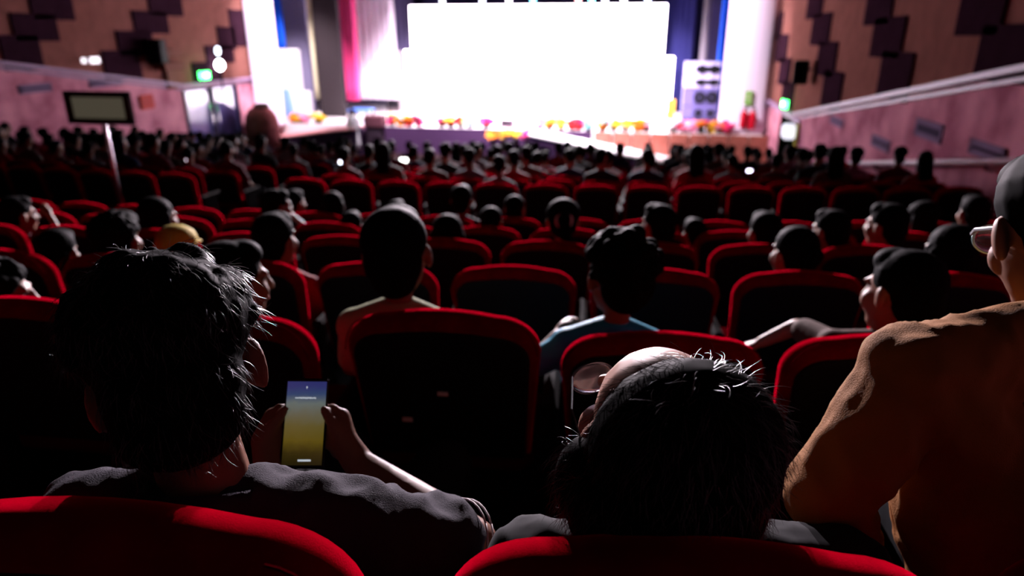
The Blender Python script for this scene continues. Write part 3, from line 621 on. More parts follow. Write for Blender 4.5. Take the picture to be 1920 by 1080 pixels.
def near_word(i):
    if i == 0: return 'the one directly ahead'
    return '%s seat %s of centre' % (ORD[abs(i)-1], 'right' if i > 0 else 'left')
seat_over = {(1, -1): (0, .02, .016), (0, -1): (-.02, -.04, .045), (0, 0): (0, -.022, .016), (1, 0): (0, 0, -.026), (1, -2): (0, -.05, .02), (1, 1): (-.01, .0, -.022)}
nseat = 0
proto_seat = None
def projpx(p):
    d = cam_inv @ V(p); return 960+F*d.x/-d.z, 540-F*d.y/-d.z, -d.z
cam_inv = (M.Translation(cam_o.location) @ cam_o.rotation_euler.to_matrix().to_4x4()).inverted()
SEATS = {}
for k in range(len(ROWS)):
    rng = range(-23, 7)
    for i in rng:
        X = seatX(i)
        if -5.75 < X < -4.45 and k >= 6: continue
        Y = ROWS[k][0]+arc(X); z = row_floor(k)
        px, py, Z = projpx((X, Y, z+TOP)) if Y > .2 else (9e9, 0, 1)
        mg = (.75 if k > 4 else 2.6)*F*.56/Z
        if not (-mg < px < 1920+mg) or Z < .3: continue
        if py < 262: continue
        if k == 0 and i not in (-3, -2, -1, 0, 1, 2): continue
        dx, dy, dz = seat_over.get((k, i), (0, 0, 0))
        if proto_seat is None:
            e = proto_seat = empty('auditorium_seat')
            link('backrest', backM, None, e); link('back_panel', panM, None, e); link('seat_cushion', cushM, None, e)
            a = link('armrest', armM, None, e); a.location = (.308, 0, 0); a = link('leg', legM, None, e); a.location = (.308, 0, 0)
        else: e = copy_tree(proto_seat)
        e.location = (X+dx, Y+dy-.085, z+.001); e.rotation_euler = (0, 0, arc_ang(X)*.8)
        e.scale = (1, 1, 1+(dz if dz else .02)/TOP)
        if k < 2:
            br = [c for c in e.children if c.name.startswith('backrest')][0]
            link('seam', seam_mesh(seamR), mat('seam_thread', (.09, .001, .004), .9, spec=0), br); link('seam', seam_mesh(seamL), mat('seam_thread', (0, 0, 0)), br)
        tag(e, seat_label(k, i), 'seat', 'near rows of red seats' if k < 6 else 'seats beyond the cross aisle'); SEATS[(k, i)] = e; nseat += 1
bp = [c for c in SEATS[(1, -1)].children if c.name.startswith('back_panel')][0]
for nm, x, z, w_, h_ in (('pale_mark_lower', -.113, .60, .03, .014), ('pale_mark_upper', .0, .70, .03, .012)):  # two small pale marks on the rear panel
    g = G(); g.box((x, -.0165+lean(z)*1.0+.003, z), (w_, .004, h_), rz=.0); build(g, nm, mat('pale_mark_face', (.6, .58, .6), .4, spec=.6), bp)
print('seats', nseat)

# ------------------------------------------------------------------ people
def rotm(yaw=0, pitch=0, roll=0): return (M.Rotation(R(yaw), 3, 'Z') @ M.Rotation(R(pitch), 3, 'X') @ M.Rotation(R(roll), 3, 'Y'))
def head_prims(g, c, Rm, s=1):
    def E(p, r, rot=None): g.ell(c+Rm@(V(p)*s), [x*s for x in r], Rm @ (rot or M.Identity(3)), 16, 10)
    def K(a, b, ra, rb): g.cap(c+Rm@(V(a)*s), c+Rm@(V(b)*s), ra*s, rb*s, 8)
    E((0, -.015, .03), (.076, .096, .086)); E((0, .03, -.03), (.062, .066, .088)); E((0, .048, -.088), (.04, .042, .032))
    K((0, .092, .012), (0, .112, -.03), .009, .014); K((-.035, .082, .024), (.035, .082, .024), .01, .01)
    K((-.016, .094, -.062), (.016, .094, -.062), .009, .009)
    for q in (-1, 1):
        E((q*.081, -.004, -.008), (.011, .02, .033), M.Rotation(q*.35, 3, 'Z')); E((q*.04, .06, -.03), (.025, .028, .03))
def hair_prims(g, kind, c, Rm, s=1, seed=0):
    rnd = random.Random(seed)
    def E(p, r, rot=None): g.ell(c+Rm@(V(p)*s), [x*s for x in r], Rm @ (rot or M.Identity(3)), 16, 10)
    def K(a, b, ra, rb): g.cap(c+Rm@(V(a)*s), c+Rm@(V(b)*s), ra*s, rb*s, 10)
    E((0, -.024, .046), (.086, .099, .083)); E((0, -.056, -.005), (.076, .062, .08))
    if kind == 'short': E((0, .03, .085), (.06, .055, .04)); E((0, -.065, -.05), (.06, .042, .05))
    if kind == 'cap':
        E((0, -.005, .075), (.09, .1, .07)); E((0, .09, .06), (.07, .06, .012))
    if kind == 'curly':
        for k in range(90):
            a = rnd.random()*2*pi; t = math.acos(rnd.uniform(-.35, 1)); p = V((.088*sin(t)*cos(a), -.028+.1*sin(t)*sin(a), .042+.088*cos(t)))
            if p.y > .05 and p.z < .07: continue
            E(p, [rnd.uniform(.014, .026)]*3)
    if kind in ('long', 'ponytail', 'fluffy'):
        E((0, -.035, .05), (.092, .1, .084))
    if kind == 'long':
        for x in (-.065, -.03, 0, .03, .065): K((x, -.075+abs(x)*.5, 0), (x*1.15, -.10, -.24-rnd.random()*.05), .045, .028)
        for q in (-1, 1): K((q*.078, -.01, .02), (q*.085, -.01, -.16), .026, .02)
    if kind == 'ponytail':
        E((0, -.12, .03), (.035, .04, .035)); K((0, -.135, .02), (.02, -.15, -.15), .035, .016)
    if kind == 'receding':
        g.v.clear(); g.f.clear()
        E((.008, -.052, .024), (.1, .084, .098)); E((0, -.062, -.03), (.108, .072, .085)); E((-.072, -.03, -.03), (.038, .05, .05)); E((0, -.07, -.09), (.07, .045, .05))
        for k in range(0):
            a = rnd.random()*2*pi; t = math.acos(rnd.uniform(-.6, 1)); p = V((.006+.098*sin(t)*cos(a), -.058+.086*sin(t)*sin(a), .026+.098*cos(t)))
            if p.y > .004: continue
            E(p, [rnd.uniform(.005, .011)]*3)
    if kind == 'bun': E((0, -.115, .02), (.05, .045, .048))
    if kind == 'fluffy':
        E((0, -.05, .05), (.098, .095, .09)); E((0, -.06, -.02), (.078, .068, .08)); E((0, .03, .09), (.075, .07, .05)); E((0, -.075, -.06), (.072, .045, .055))
        for k in range(150):
            a = rnd.random()*2*pi; t = math.acos(rnd.uniform(-.2, 1)); p = V((.096*sin(t)*cos(a), -.038+.1*sin(t)*sin(a), .048+.092*cos(t)))
            if p.y > .06 and p.z < .08: continue
            E(p, [rnd.uniform(.009, .015)]*3)
def default_pose(lean_=0, sway=0, arms='lap'):
    J = dict(pelvis=V((0, .30, .55)), chest=V((0, .215, .89)), neck=V((0, .21, 1.035)), head=V((0, .205, 1.25)), shL=V((-.175, .215, .955)), shR=V((.175, .215, .955)),
             elL=V((-.235, .30, .74)), elR=V((.235, .30, .74)), wrL=V((-.12, .50, .66)), wrR=V((.12, .50, .66)), knL=V((-.11, .72, .51)), knR=V((.11, .72, .51)), anL=V((-.11, .74, .09)), anR=V((.11, .74, .09)))
    for k in ('chest', 'neck', 'head', 'shL', 'shR', 'elL', 'elR'):
        f = (J[k].z-.55)/.7; J[k] = J[k]+V((sway*f, lean_*f, 0))
    return J
def fingers(g, wr, el, side, r=.0085):
    d = (wr-el).normalized(); u = V((0, 0, 1)); w_ = d.cross(u).normalized(); n_ = w_.cross(d).normalized()
    g.ell(wr+d*.05, (.038, .048, .017), M((w_, d, n_)).transposed(), 12, 8)
    for k, (o, L) in enumerate(((-.027, .062), (-.009, .074), (.009, .07), (.026, .055))):
        a = wr+d*.085+w_*o; b = a+d*L*.5-n_*.008; c = b+d*L*.4-n_*.022; g.cap(a-d*.02, b, r*1.05, r, 8); g.cap(b, c, r, r*.8, 8)
    a = wr+d*.03-w_*side*.03; g.cap(a, a-w_*side*.025+d*.035, r*1.2, r, 8); g.cap(a-w_*side*.025+d*.035, a-w_*side*.02+d*.065-n_*.01, r, r*.8, 8)
def torso_prims(g, J, e=0, w=1):
    side = (J['shR']-J['shL']).normalized(); pe, ch = J['pelvis'], J['chest']
    for q in (-1, 1):
        g.cap(pe+side*q*.075*w, ch+side*q*.075*w+(ch-pe).normalized()*-.02, .105+e, .11+e, 14)
        sh = J['shR'] if q > 0 else J['shL']; g.cap(J['neck'].lerp(sh, .12), sh, .05+e, .056+e, 12); g.cap(ch+side*q*.06, sh, .09+e, .06+e, 12)
    g.cap(ch, J['neck'], .09+e, .05+e, 12)
def body_meshes(J, Rm, hs=1, hair='short', voxel=.012, sleeve=.75, seed=0, long_sleeve=False, hands=True, hair_s=None, torso_w=1, hair_voxel=None, smooth=3):
    b = G(); head_prims(b, J['head'], Rm, hs); b.cap(J['neck']-V((0, 0, .03)), J['head']+Rm@V((0, -.02, -.04)), .052, .05)
    torso_prims(b, J, 0, torso_w)
    for s, q in (('L', -1), ('R', 1)):
        b.cap(J['sh'+s], J['el'+s], .046, .038); b.cap(J['el'+s], J['wr'+s], .038, .026)
        if hands: fingers(b, J['wr'+s], J['el'+s], q)
        hip = J['pelvis']+(J['shR']-J['shL']).normalized()*q*.09; b.cap(hip, J['kn'+s], .075, .055); b.cap(J['kn'+s], J['an'+s], .052, .036); b.cap(J['an'+s]-V((0, 0, .03)), J['an'+s]+V((0, .12, -.05)), .034, .028)
    body = fuse(b, voxel, smooth)
    g = G(); torso_prims(g, J, .016, torso_w)
    for s in 'LR':
        if long_sleeve: g.cap(J['sh'+s], J['el'+s], .064, .056); g.cap(J['el'+s], J['el'+s].lerp(J['wr'+s], .85), .055, .043)
        else: g.cap(J['sh'+s], J['sh'+s].lerp(J['el'+s], sleeve), .066, .06)
    c0 = J['neck']; g.tube([c0+V((.062*cos(a), .058*sin(a), .018+.012*sin(a+pi))) for a in [2*pi*i/14 for i in range(15)]], .017, 8)
    shirt = fuse(g, voxel, smooth)
    g = G()
    for s, q in (('L', -1), ('R', 1)):
        hip = J['pelvis']+(J['shR']-J['shL']).normalized()*q*.085; g.cap(hip-V((0, 0, .01)), J['kn'+s], .09, .07); g.cap(J['kn'+s], J['an'+s]+V((0, 0, .03)), .066, .055)
    g.cap(J['pelvis']+V((-.06, 0, 0)), J['pelvis']+V((.06, 0, 0)), .112, .112)
    tro = fuse(g, voxel*1.3, smooth)
    h = G(); hair_prims(h, hair, J['head'], Rm, hair_s or hs, seed); hm = fuse(h, hair_voxel or voxel*.8, 2)
    return body, shirt, tro, hm
def face_mats(me, c, Rm, s, skin):
    for m_ in (skin, eye_m, lip_m): me.materials.append(m_)
    inv = Rm.transposed()
    for p in me.polygons:
        q = inv@(p.center-c)/s
        if q.y > .05:
            if abs(abs(q.x)-.031) < .013 and abs(q.z-.008) < .007: p.material_index = 1
            elif abs(q.x) < .022 and abs(q.z+.062) < .008: p.material_index = 2
def shift(me, off):
    me.transform(M.Translation(off)); return me
def assemble(meshes, J, Rm, hs, skin, shirt_m, hair_mat, base=V((0, 0, 0))):
    body, shirt, tro, hm = meshes
    face_mats(body, J['head'], Rm, hs, skin)
    for m_ in (body, shirt, tro, hm): shift(m_, -base)
    o = link('person', body, None); o.location = base
    link('hair', hm, hair_mat, o); link('shirt', shirt, shirt_m, o); link('trousers', tro, trouser_m, o)
    return o
def set_shirt(o, m_):
    for c in o.children:
        if c.name.startswith('shirt'): objmat(c, m_)
# far spectators: a handful of builds, copied
PROTO = []
for k, (hk, yaw, skin, ln, sw) in enumerate((('short', 8, skinA, 0, .02), ('long', -10, skinB, .02, -.02), ('short', -15, skinB, .04, -.03), ('ponytail', 12, skinA, 0, 0), ('fluffy', 0, skinA, .03, .02), ('bun', 18, skinB, .0, -.02), ('curly', -5, skinA, .02, .03))):
    J = default_pose(ln, sw); Rm = rotm(yaw, -4, sw*120)
    o = assemble(body_meshes(J, Rm, 1, hk, .019, seed=k, smooth=2, hair_voxel=.014), J, Rm, 1, skin, SH['grey'], hair_m); PROTO.append((o, J)); o.location = (0, 0, -50)
used = set()
def put(o, J, head_w, floor, rz, smin=.78, smax=1.25):
    s = max(smin, min(smax, (head_w.z-floor)/J['head'].z)); h = M.Rotation(rz, 3, 'Z') @ (J['head']*s)
    o.scale = (s, s, s); o.rotation_euler = (0, 0, rz); o.location = (head_w.x-h.x, head_w.y-h.y, floor+.002)
    return s
HAIRW = ['short-haired', 'long-haired', 'short-haired', 'ponytailed', 'thick-haired', 'bun-haired', 'curly-haired']
SHN = {'red': 'red', 'maroon': 'maroon', 'grey': 'grey', 'white': 'white', 'black': 'black', 'navy': 'navy', 'pink': 'pink', 'brown': 'brown', 'lime': 'pale green', 'teal': 'teal', 'yellow': 'yellow'}
rnd = random.Random(21); npeople = 0
for k in range(6, len(ROWS)):
    for i in range(-23, 7):
        if (k, i) not in SEATS: continue
        X = seatX(i); pr = .80
        if k == 6: pr = .1 if X > -3.5 else .16
        if k == 7 and X > -3.5: pr = .55
        if rnd.random() > pr: continue
        v = rnd.choice((0, 0, 1, 2, 2, 3, 4, 5, 6)); src, J = PROTO[v]
        if v in used: o = copy_tree(src)
        else: o = src; used.add(v)
        hz = rnd.uniform(1.13, 1.3) if k != 6 else rnd.uniform(1.05, 1.16); fl_ = row_floor(k); X2 = X+rnd.uniform(-.04, .04)
        put(o, J, V((X2, ROWS[k][0]+arc(X)+.205, fl_+hz)), fl_, arc_ang(X)*.8+rnd.uniform(-.25, .25))
        c = rnd.choice(['red', 'maroon', 'maroon', 'grey', 'white', 'black', 'black', 'navy', 'pink', 'brown', 'brown']); set_shirt(o, SH[c])
        tag(o, '%s spectator in %s top, %s row beyond the aisle, %s seat from right wall' % (HAIRW[v], SHN[c], ORD[k-6], ORD[6-i]), 'person', 'seated spectators beyond the cross aisle'); npeople += 1
for v, (o, J) in enumerate(PROTO):
    if v not in used:
        for c in list(o.children): bpy.data.objects.remove(c)
        bpy.data.objects.remove(o)
print('far people', npeople)
# near spectators: one build each, the head placed where the row and the line of sight meet
def head_on_row(px, py, k, off=.2):
    d = ray(px, py); t = 3
    for _ in range(12):
        p = C0+d*t; Yt = ROWS[k][0]+arc(p.x)+off; t = Yt/d.y
    return C0+d*t
NEAR = [  # px, py of head centre, pixel width of the head, row, hair, yaw, pitch, roll, shirt, skin, label
 (745, 478, 124, 1, 'short', 4, -2, -3, 'lime', skinA, 'short-haired man in pale green collared shirt, leaning left in the second row'),
 (1161, 520, 148, 1, 'curly', 22, 0, 2, 'teal', skinA, 'curly-haired man with a teal sleeve behind the slumped dark head'),
 (1688, 552, 165, 1, 'short', 28, -6, 4, 'brown', skinB, 'short-haired man turned left, arm stretched out, in the second row'),
 (440, 530, 130, 1, 'short', -38, -4, 2, 'grey', skinA, 'man in profile facing right just behind the phone holder'),
 (2, 570, 130, 1, 'curly', -58, -6, 0, 'brown', skinA, 'curly-haired person with glasses cut by the left frame edge'),
 (333, 478, 100, 2, 'cap', 5, -10, 5, 'black', skinA, 'person in a bright yellow cap, third row at the left'),
 (225, 452, 118, 2, 'fluffy', 5, -4, 0, 'black', skinA, 'person with thick black hair left of the yellow cap'),
 (112, 475, 80, 2, 'short', 10, -10, 0, 'maroon', skinA, 'person in maroon left of the thick black hair, third row'),
 (518, 452, 78, 2, 'short', -8, -2, 0, 'red', skinA, 'round-headed man in red collar, third row left of centre'),
 (1487, 478, 104, 2, 'bun', 20, -3, 0, 'black', skinB, 'woman with a grey hair tie, third row right of centre'),
 (1775, 478, 132, 2, 'long', 10, -8, 6, 'black', skinA, 'long-haired dark figure at the right end of the third row'),
 (841, 440, 78, 3, 'long', 0, -3, 0, 'red', skinA, 'long-haired girl with red-lit shoulders in the fourth row'),
 (1055, 416, 72, 3, 'ponytail', 6, -3, 0, 'maroon', skinB, 'girl with a tied ponytail, fourth row at the centre'),
 (1232, 425, 76, 3, 'short', 35, 0, 3, 'black', skinB, 'short-haired man looking left, fourth row, beyond the curly head'),
 (1432, 438, 78, 3, 'short', 15, -3, 0, 'black', skinA, 'dark round head in the fourth row, right of centre'),
 (1555, 435, 74, 3, 'short', 30, -3, 0, 'maroon', skinB, 'person clapping raised hands, fourth row at the right'),
 (1660, 425, 68, 3, 'short', 35, -3, 0, 'red', skinB, 'person in red turned left, fourth row far right'),
 (300, 410, 86, 3, 'long', -20, -8, 0, 'brown', skinA, 'person with long dark hair in the fourth row, above the yellow cap'),
 (35, 405, 80, 3, 'short', -20, -4, 0, 'maroon', skinA, 'person at the left edge raising an arm, fourth row'),
 (661, 428, 56, 4, 'short', 0, -3, 0, 'black', skinA, 'small dark head in the fifth row, left of the leaning man'),
 (921, 418, 47, 4, 'bun', 0, -3, 0, 'black', skinA, 'small round head in the fifth row, just right of the long-haired girl'),
 (1722, 412, 60, 4, 'long', 45, -3, 0, 'red', skinB, 'person with pale lit cheek turned left, fifth row far right'),
 (1824, 402, 62, 4, 'short', 0, -3, 0, 'maroon', skinA, 'round dark head against the pink wall, fifth row'),
 (520, 388, 52, 4, 'short', -35, -3, 0, 'grey', skinA, 'person leaning on a hand, fifth row at left'),
 (627, 386, 47, 5, 'long', -10, -3, 0, 'maroon', skinB, 'long-haired girl in the sixth row, left of the red jacket'),
 (553, 382, 46, 5, 'short', -20, -3, 0, 'black', skinA, 'dark head in the sixth row, beside the person leaning on a hand'),
 (745, 400, 44, 5, 'short', 0, -3, 0, 'red', skinA, 'person in a bright red jacket, sixth row'),
 (866, 376, 38, 5, 'short', 0, -3, 0, 'black', skinA, 'small dark head in the sixth row before the cross aisle, left of the pale crown'),
 (965, 393, 42, 5, 'bun', 0, -3, 0, 'grey', skinB, 'small head with a pale lit crown, sixth row at the centre'),
 (1300, 440, 60, 4, 'short', 20, -3, 0, 'black', skinA, 'low dark head in the fifth row right of centre'),
]
rr = random.Random(5); NP = {}
for n_, (px, py, wpx, k, hk, yaw, pit, rol, shn, skin, label) in enumerate(NEAR):
    h = head_on_row(px, py, k); Z = projpx(h)[2]; fl_ = row_floor(k); rz = arc_ang(h.x)*.6
    s_body = (h.z-fl_)/1.25; want = wpx*Z/F; natural = .158*s_body; hs = max(.85, min(1.4, want/natural))
    J = default_pose(rr.uniform(0, .03), rr.uniform(-.02, .02))
    if n_ == 1: J['elL'] = V((-.33, .28, .82)); J['wrL'] = V((-.22, .45, .9))
    if n_ == 2: J['shL'] = V((-.18, .26, 1.0)); J['elL'] = V((-.26, .50, .98)); J['wrL'] = V((-.40, .50, .90))
    if n_ == 15: J['elL'] = V((-.1, .36, .86)); J['wrL'] = V((.0, .45, 1.1)); J['elR'] = V((.26, .36, .86)); J['wrR'] = V((.16, .45, 1.1))
    if n_ == 18: J['elR'] = V((.28, .36, .98)); J['wrR'] = V((.14, .42, 1.2))
    if n_ == 23: J['elR'] = V((.24, .4, .95)); J['wrR'] = V((.09, .36, 1.12))
    Rm = rotm(yaw, pit, rol)
    hm_ = hair_m if hk != 'cap' else mat('yellow_cap_cloth', (0.375, 0.27, 0.03), .75)
    o = assemble(body_meshes(J, Rm, hs, hk, .0115 if k < 3 else .014, seed=n_+30, hair_s=hs*(1.04 if hk == 'cap' else 1)), J, Rm, hs, skin, SH[shn], hm_)
    if hk == 'cap': [setattr(c, 'name', 'cap') for c in o.children if c.name.startswith('hair')]
    put(o, J, h, fl_, rz, .7, 1.3); tag(o, label, 'person', 'near seated spectators'); NP[n_] = o
    if hk in ('ponytail', 'bun') and k == 3:
        g = G(); c = J['head']; q = [c+Rm@(V((.04*cos(a), -.12, .03+.04*sin(a)))*hs) for a in [2*pi*i/12 for i in range(13)]]; g.tube(q, .012, 6); build(g, 'hair_tie', mat('grey_cloth', (.4, .4, .42), .8), o, smooth=True)
    if n_ == 4:
        g = G(); c = J['head']
        for q in (-1, 1): g.tube([c+Rm@V((q*.034+.028*cos(a), .112, .006+.022*sin(a))) for a in [2*pi*i/14 for i in range(15)]], .0025, 6)
        g.tube([c+Rm@V((-.062, .11, .01)), c+Rm@V((-.085, -.01, .01))], .0025, 6); g.tube([c+Rm@V((.062, .11, .01)), c+Rm@V((.085, -.01, .01))], .0025, 6)
        build(g, 'glasses', mat('glass_frame', (.5, .5, .55), .25, .8), o)

#@@CUSTOM
# ------------------------------------------------------------------ the three people in the front row of the picture, phone
CX = cam_o.rotation_euler.to_matrix() @ V((1, 0, 0)); CY = cam_o.rotation_euler.to_matrix() @ V((0, 1, 0)); CF = -(cam_o.rotation_euler.to_matrix() @ V((0, 0, 1)))
def frame(fwd, up):                            # head matrix: columns right, forward, up
    f = fwd.normalized(); u = (up-f*up.dot(f)).normalized(); r = f.cross(u); return M((r, f, u)).transposed()
def wrinkle(me, amp, sc_, seed=0):
    me.calc_loop_triangles() if False else None
    nr = [v.normal.copy() for v in me.vertices]
    for v, n_ in zip(me.vertices, nr):
        p = v.co*sc_+V((seed, seed*2, 0)); a = noise.noise(V((p.x, p.y*1.0, p.z*.55))); b = noise.noise(p*2.3)
        c_ = noise.noise(V((p.x*1.7+3, p.y*1.2, p.z*.9)))
        v.co += n_*(amp*((1-abs(a)*2.2)*.6+b*.25+(.6-abs(c_)*2.4)*.6))
    me.update(); return me
def strands(hair_me, c, Rm, n, L, lift, seed, m_, parent, base, down=.6, jit=.35, rad=.00026, filt=None, flow=None):
    rnd = random.Random(seed); vs = hair_me.vertices; g = G(); inv = Rm.transposed(); N = len(vs); made = 0
    while made < n:
        v = vs[rnd.randrange(N)]; p = v.co.copy()+base; nn = v.normal.copy(); q = inv@(p-c)
        if filt and not filt(q): 
            made += .2; continue
        cr = Rm@V((0, -.06, .14)); t = (p-(c+cr)); t = t-nn*t.dot(nn); t = t.normalized() if t.length > 1e-4 else V((0, 0, -1))
        if flow is not None: t = (t+flow).normalized()
        d = (t+nn*(lift*rnd.uniform(.3, 1.6))+V((rnd.gauss(0, jit), rnd.gauss(0, jit), rnd.gauss(0, jit)))).normalized(); ll = L*rnd.uniform(.4, 1.3)
        pts = []; pos = p-nn*.004; curl = V((rnd.gauss(0, .3), rnd.gauss(0, .3), rnd.gauss(0, .3)))
        for s in range(6):
            pts.append(pos.copy()-base); pos = pos+d*(ll/5); d = (d+curl*.35+V((0, 0, -down*.25))-nn*.10).normalized()
        g.tube(pts, [rad, rad, rad, rad*.9, rad*.7, rad*.3], 3, cap=False); made += 1
    o = build(g, 'loose_hair_strands', m_, parent, smooth=True); o['kind'] = 'stuff'; return o
def custom_person(J, Rm, hs, hair, hair_s, skin, shirt_m, hair_mat, label, sleeve=.75, long_sleeve=False, voxel=.0075, extra=None, wr=.006, tw=1, seed=0, hands=False, vox_h=.006):
    fl_ = row_floor(0); base = V((J['pelvis'].x, J['pelvis'].y, fl_+.002))
    b = G(); head_prims(b, J['head'], Rm, hs); b.cap(J['neck']-V((0, 0, .03)), J['head']+Rm@V((0, -.03, -.05)), .056, .052)
    torso_prims(b, J, -.004, tw)
    for s, q in (('L', -1), ('R', 1)):
        b.cap(J['sh'+s], J['el'+s], .045, .040); b.cap(J['el'+s], J['el'+s].lerp(J['wr'+s], .4), .040, .038); b.cap(J['el'+s].lerp(J['wr'+s], .4), J['wr'+s], .038, .026)
        hip = J['pelvis']+V((q*.09, 0, 0)); b.cap(hip, J['kn'+s], .075, .055); b.cap(J['kn'+s], J['an'+s], .052, .036); b.cap(J['an'+s]-V((0, 0, .03)), J['an'+s]+V((0, .12, -.05)), .034, .028)
        if hands: fingers(b, J['wr'+s], J['el'+s], q)
    if extra: extra(b)
    body = fuse(b, .0055, 3)
    g = G(); torso_prims(g, J, .016, tw)
    for s in 'LR':
        if long_sleeve: g.cap(J['sh'+s], J['el'+s], .07, .06); g.cap(J['el'+s], J['el'+s].lerp(J['wr'+s], .8), .058, .045)
        else: g.cap(J['sh'+s], J['sh'+s].lerp(J['el'+s], sleeve), .07, .066)
    shirt = wrinkle(fuse(g, voxel, 3), wr, 13, seed)
    g = G()
    for s, q in (('L', -1), ('R', 1)):
        hip = J['pelvis']+V((q*.085, 0, 0)); g.cap(hip-V((0, 0, .01)), J['kn'+s], .09, .07); g.cap(J['kn'+s], J['an'+s]+V((0, 0, .03)), .066, .055)
    g.cap(J['pelvis']+V((-.06, 0, 0)), J['pelvis']+V((.06, 0, 0)), .112, .112)
    tro = fuse(g, .014, 3)
    h = G(); hair_prims(h, hair, J['head'], Rm, hair_s, seed); hm = fuse(h, vox_h, 2)
    o = assemble((body, shirt, tro, hm), J, Rm, hs, skin, shirt_m, hair_mat, base)
    tag(o, label, 'person'); return o, hm, base
def legs(J):
    p = J['pelvis']
    for s, q in (('L', -1), ('R', 1)): J['kn'+s] = p+V((q*.12, .42, -.02)); J['an'+s] = V((p.x+q*.12, p.y+.42, row_floor(0)+.09))
    return J
pel0 = lambda i, dy=.27: V((seatX(i), ROWS[0][0]+arc(seatX(i))+dy, row_floor(0)+.56))
# --- phone holder
ph_c = P(572, 793, 1.2); ph_up = (CY*1.0+CF*.25).normalized(); ph_r = (CX+CF*.08).normalized(); ph_r = (ph_r-ph_up*ph_r.dot(ph_up)).normalized(); ph_n = ph_r.cross(ph_up)      # towards the viewer
PW, PH = .074, .156
def grip(b):
    for s in (-1, 1):
        b.ell(J['head']+Rm@(V((s*.091, -.004, -.014))*1.04), (.008, .019, .036), Rm @ M.Rotation(s*.5, 3, 'Z'), 14, 10)
    for s in (1, -1):
        e0 = ph_c+ph_r*s*(PW/2)
        for k in range(4):
            y = .026-.021*k; a = e0+ph_r*s*.017+ph_up*(y-.004)-ph_n*.016; kn_ = e0+ph_r*s*.010+ph_up*y-ph_n*.004
            b.cap(a-ph_up*.012-ph_n*.006, kn_, .0095, .009, 8); b.cap(kn_, e0-ph_r*s*.012+ph_up*(y+.002)-ph_n*.014, .009, .0078, 8); b.cap(e0-ph_r*s*.012+ph_up*(y+.002)-ph_n*.014, e0-ph_r*s*.03+ph_up*(y+.003)-ph_n*.015, .0078, .007, 8)
        wr_ = J['wrR'] if s > 0 else J['wrL']
        pc = e0+ph_r*s*.03-ph_up*.03-ph_n*.008
        b.cap(wr_, pc, .028, .025, 12); b.cap(pc, e0+ph_r*s*.024+ph_up*.012-ph_n*.014, .026, .016, 10); b.cap(pc-ph_up*.01, e0+ph_r*s*.02-ph_up*.04-ph_n*.012, .022, .016, 10)
        t0 = pc+ph_n*.012-ph_up*.005; t1 = e0+ph_r*s*.012+ph_up*.0+ph_n*.012; t2 = e0-ph_r*s*.003+ph_up*.022+ph_n*.0135
        b.cap(t0, t1, .015, .0115, 10); b.cap(t1, t2, .0112, .0085, 10)
J = dict(pelvis=pel0(-1), chest=P(415, 1070, .9), neck=P(412, 962, .875), head=P(335, 700, .87), shL=P(165, 1000, .86), shR=P(662, 1002, .92), elL=P(190, 1240, 1.0), elR=P(888, 1020, 1.07), wrL=P(510, 930, 1.17), wrR=P(672, 868, 1.205)); legs(J)
Rm = frame(CF*.92-CY*.2-CX*.28, CY*.97-CX*.22-CF*.1)
manshirt = mat('grey_violet_shirt', (0.0248, 0.0211, 0.0298), .9, bump=.3, bump_scale=500)
o, hm, base = custom_person(J, Rm, 1.04, 'fluffy', 1.05, skinA, manshirt, hair_m, 'dark-haired man in grey shirt holding a lit phone, front row at left', sleeve=.70, extra=grip, seed=3, wr=.009)
strands(hm, J['head'], Rm, 6000, .03, .35, 1, strand_m, [c for c in o.children if c.name.startswith('hair')][0], base)
g = G(); c0 = J['neck']-base; side = (J['shR']-J['shL']).normalized(); fw = V((0, 1, 0)); up = V((0, 0, 1))
g2 = G(); ring = [(2*pi*i/28) for i in range(29)]
vs = []; fs = []
for r_, dz in ((.070, .02), (.064, .052), (.068, .058), (.080, .036), (.094, .004), (.088, -.002)):
    for a in ring[:-1]: vs.append(c0+side*r_*1.08*cos(a)+fw*r_*sin(a)+up*(dz-.035*sin(a)*.8-.01))
for j in range(5):
    for i in range(28): fs.append((j*28+i, j*28+(i+1) % 28, (j+1)*28+(i+1) % 28, (j+1)*28+i))
g2.add(vs, fs); sh = [c for c in o.children if c.name.startswith('shirt')][0]
build(g2, 'collar', manshirt, sh, smooth=True)
g = G(); g.tube([c0+side*.0965*1.08*cos(a)+fw*.0965*sin(a)+up*(.004-.035*sin(a)*.8-.009) for a in ring], .0028, 6); build(g, 'collar_piping', mat('pink_piping', (.6, .25, .28), .7), sh, smooth=True)
d = (J['elR']-J['shR']).normalized(); u = d.orthogonal().normalized(); w_ = d.cross(u); cc = J['shR'].lerp(J['elR'], .70)+d*.045-base
for k in (0, .012): g = G(); g.tube([cc-d*k+(u*cos(a)+w_*sin(a))*.0655 for a in ring], .0016, 5); build(g, 'cuff_piping', mat('pale_piping', (.55, .5, .5), .7), sh, smooth=True)
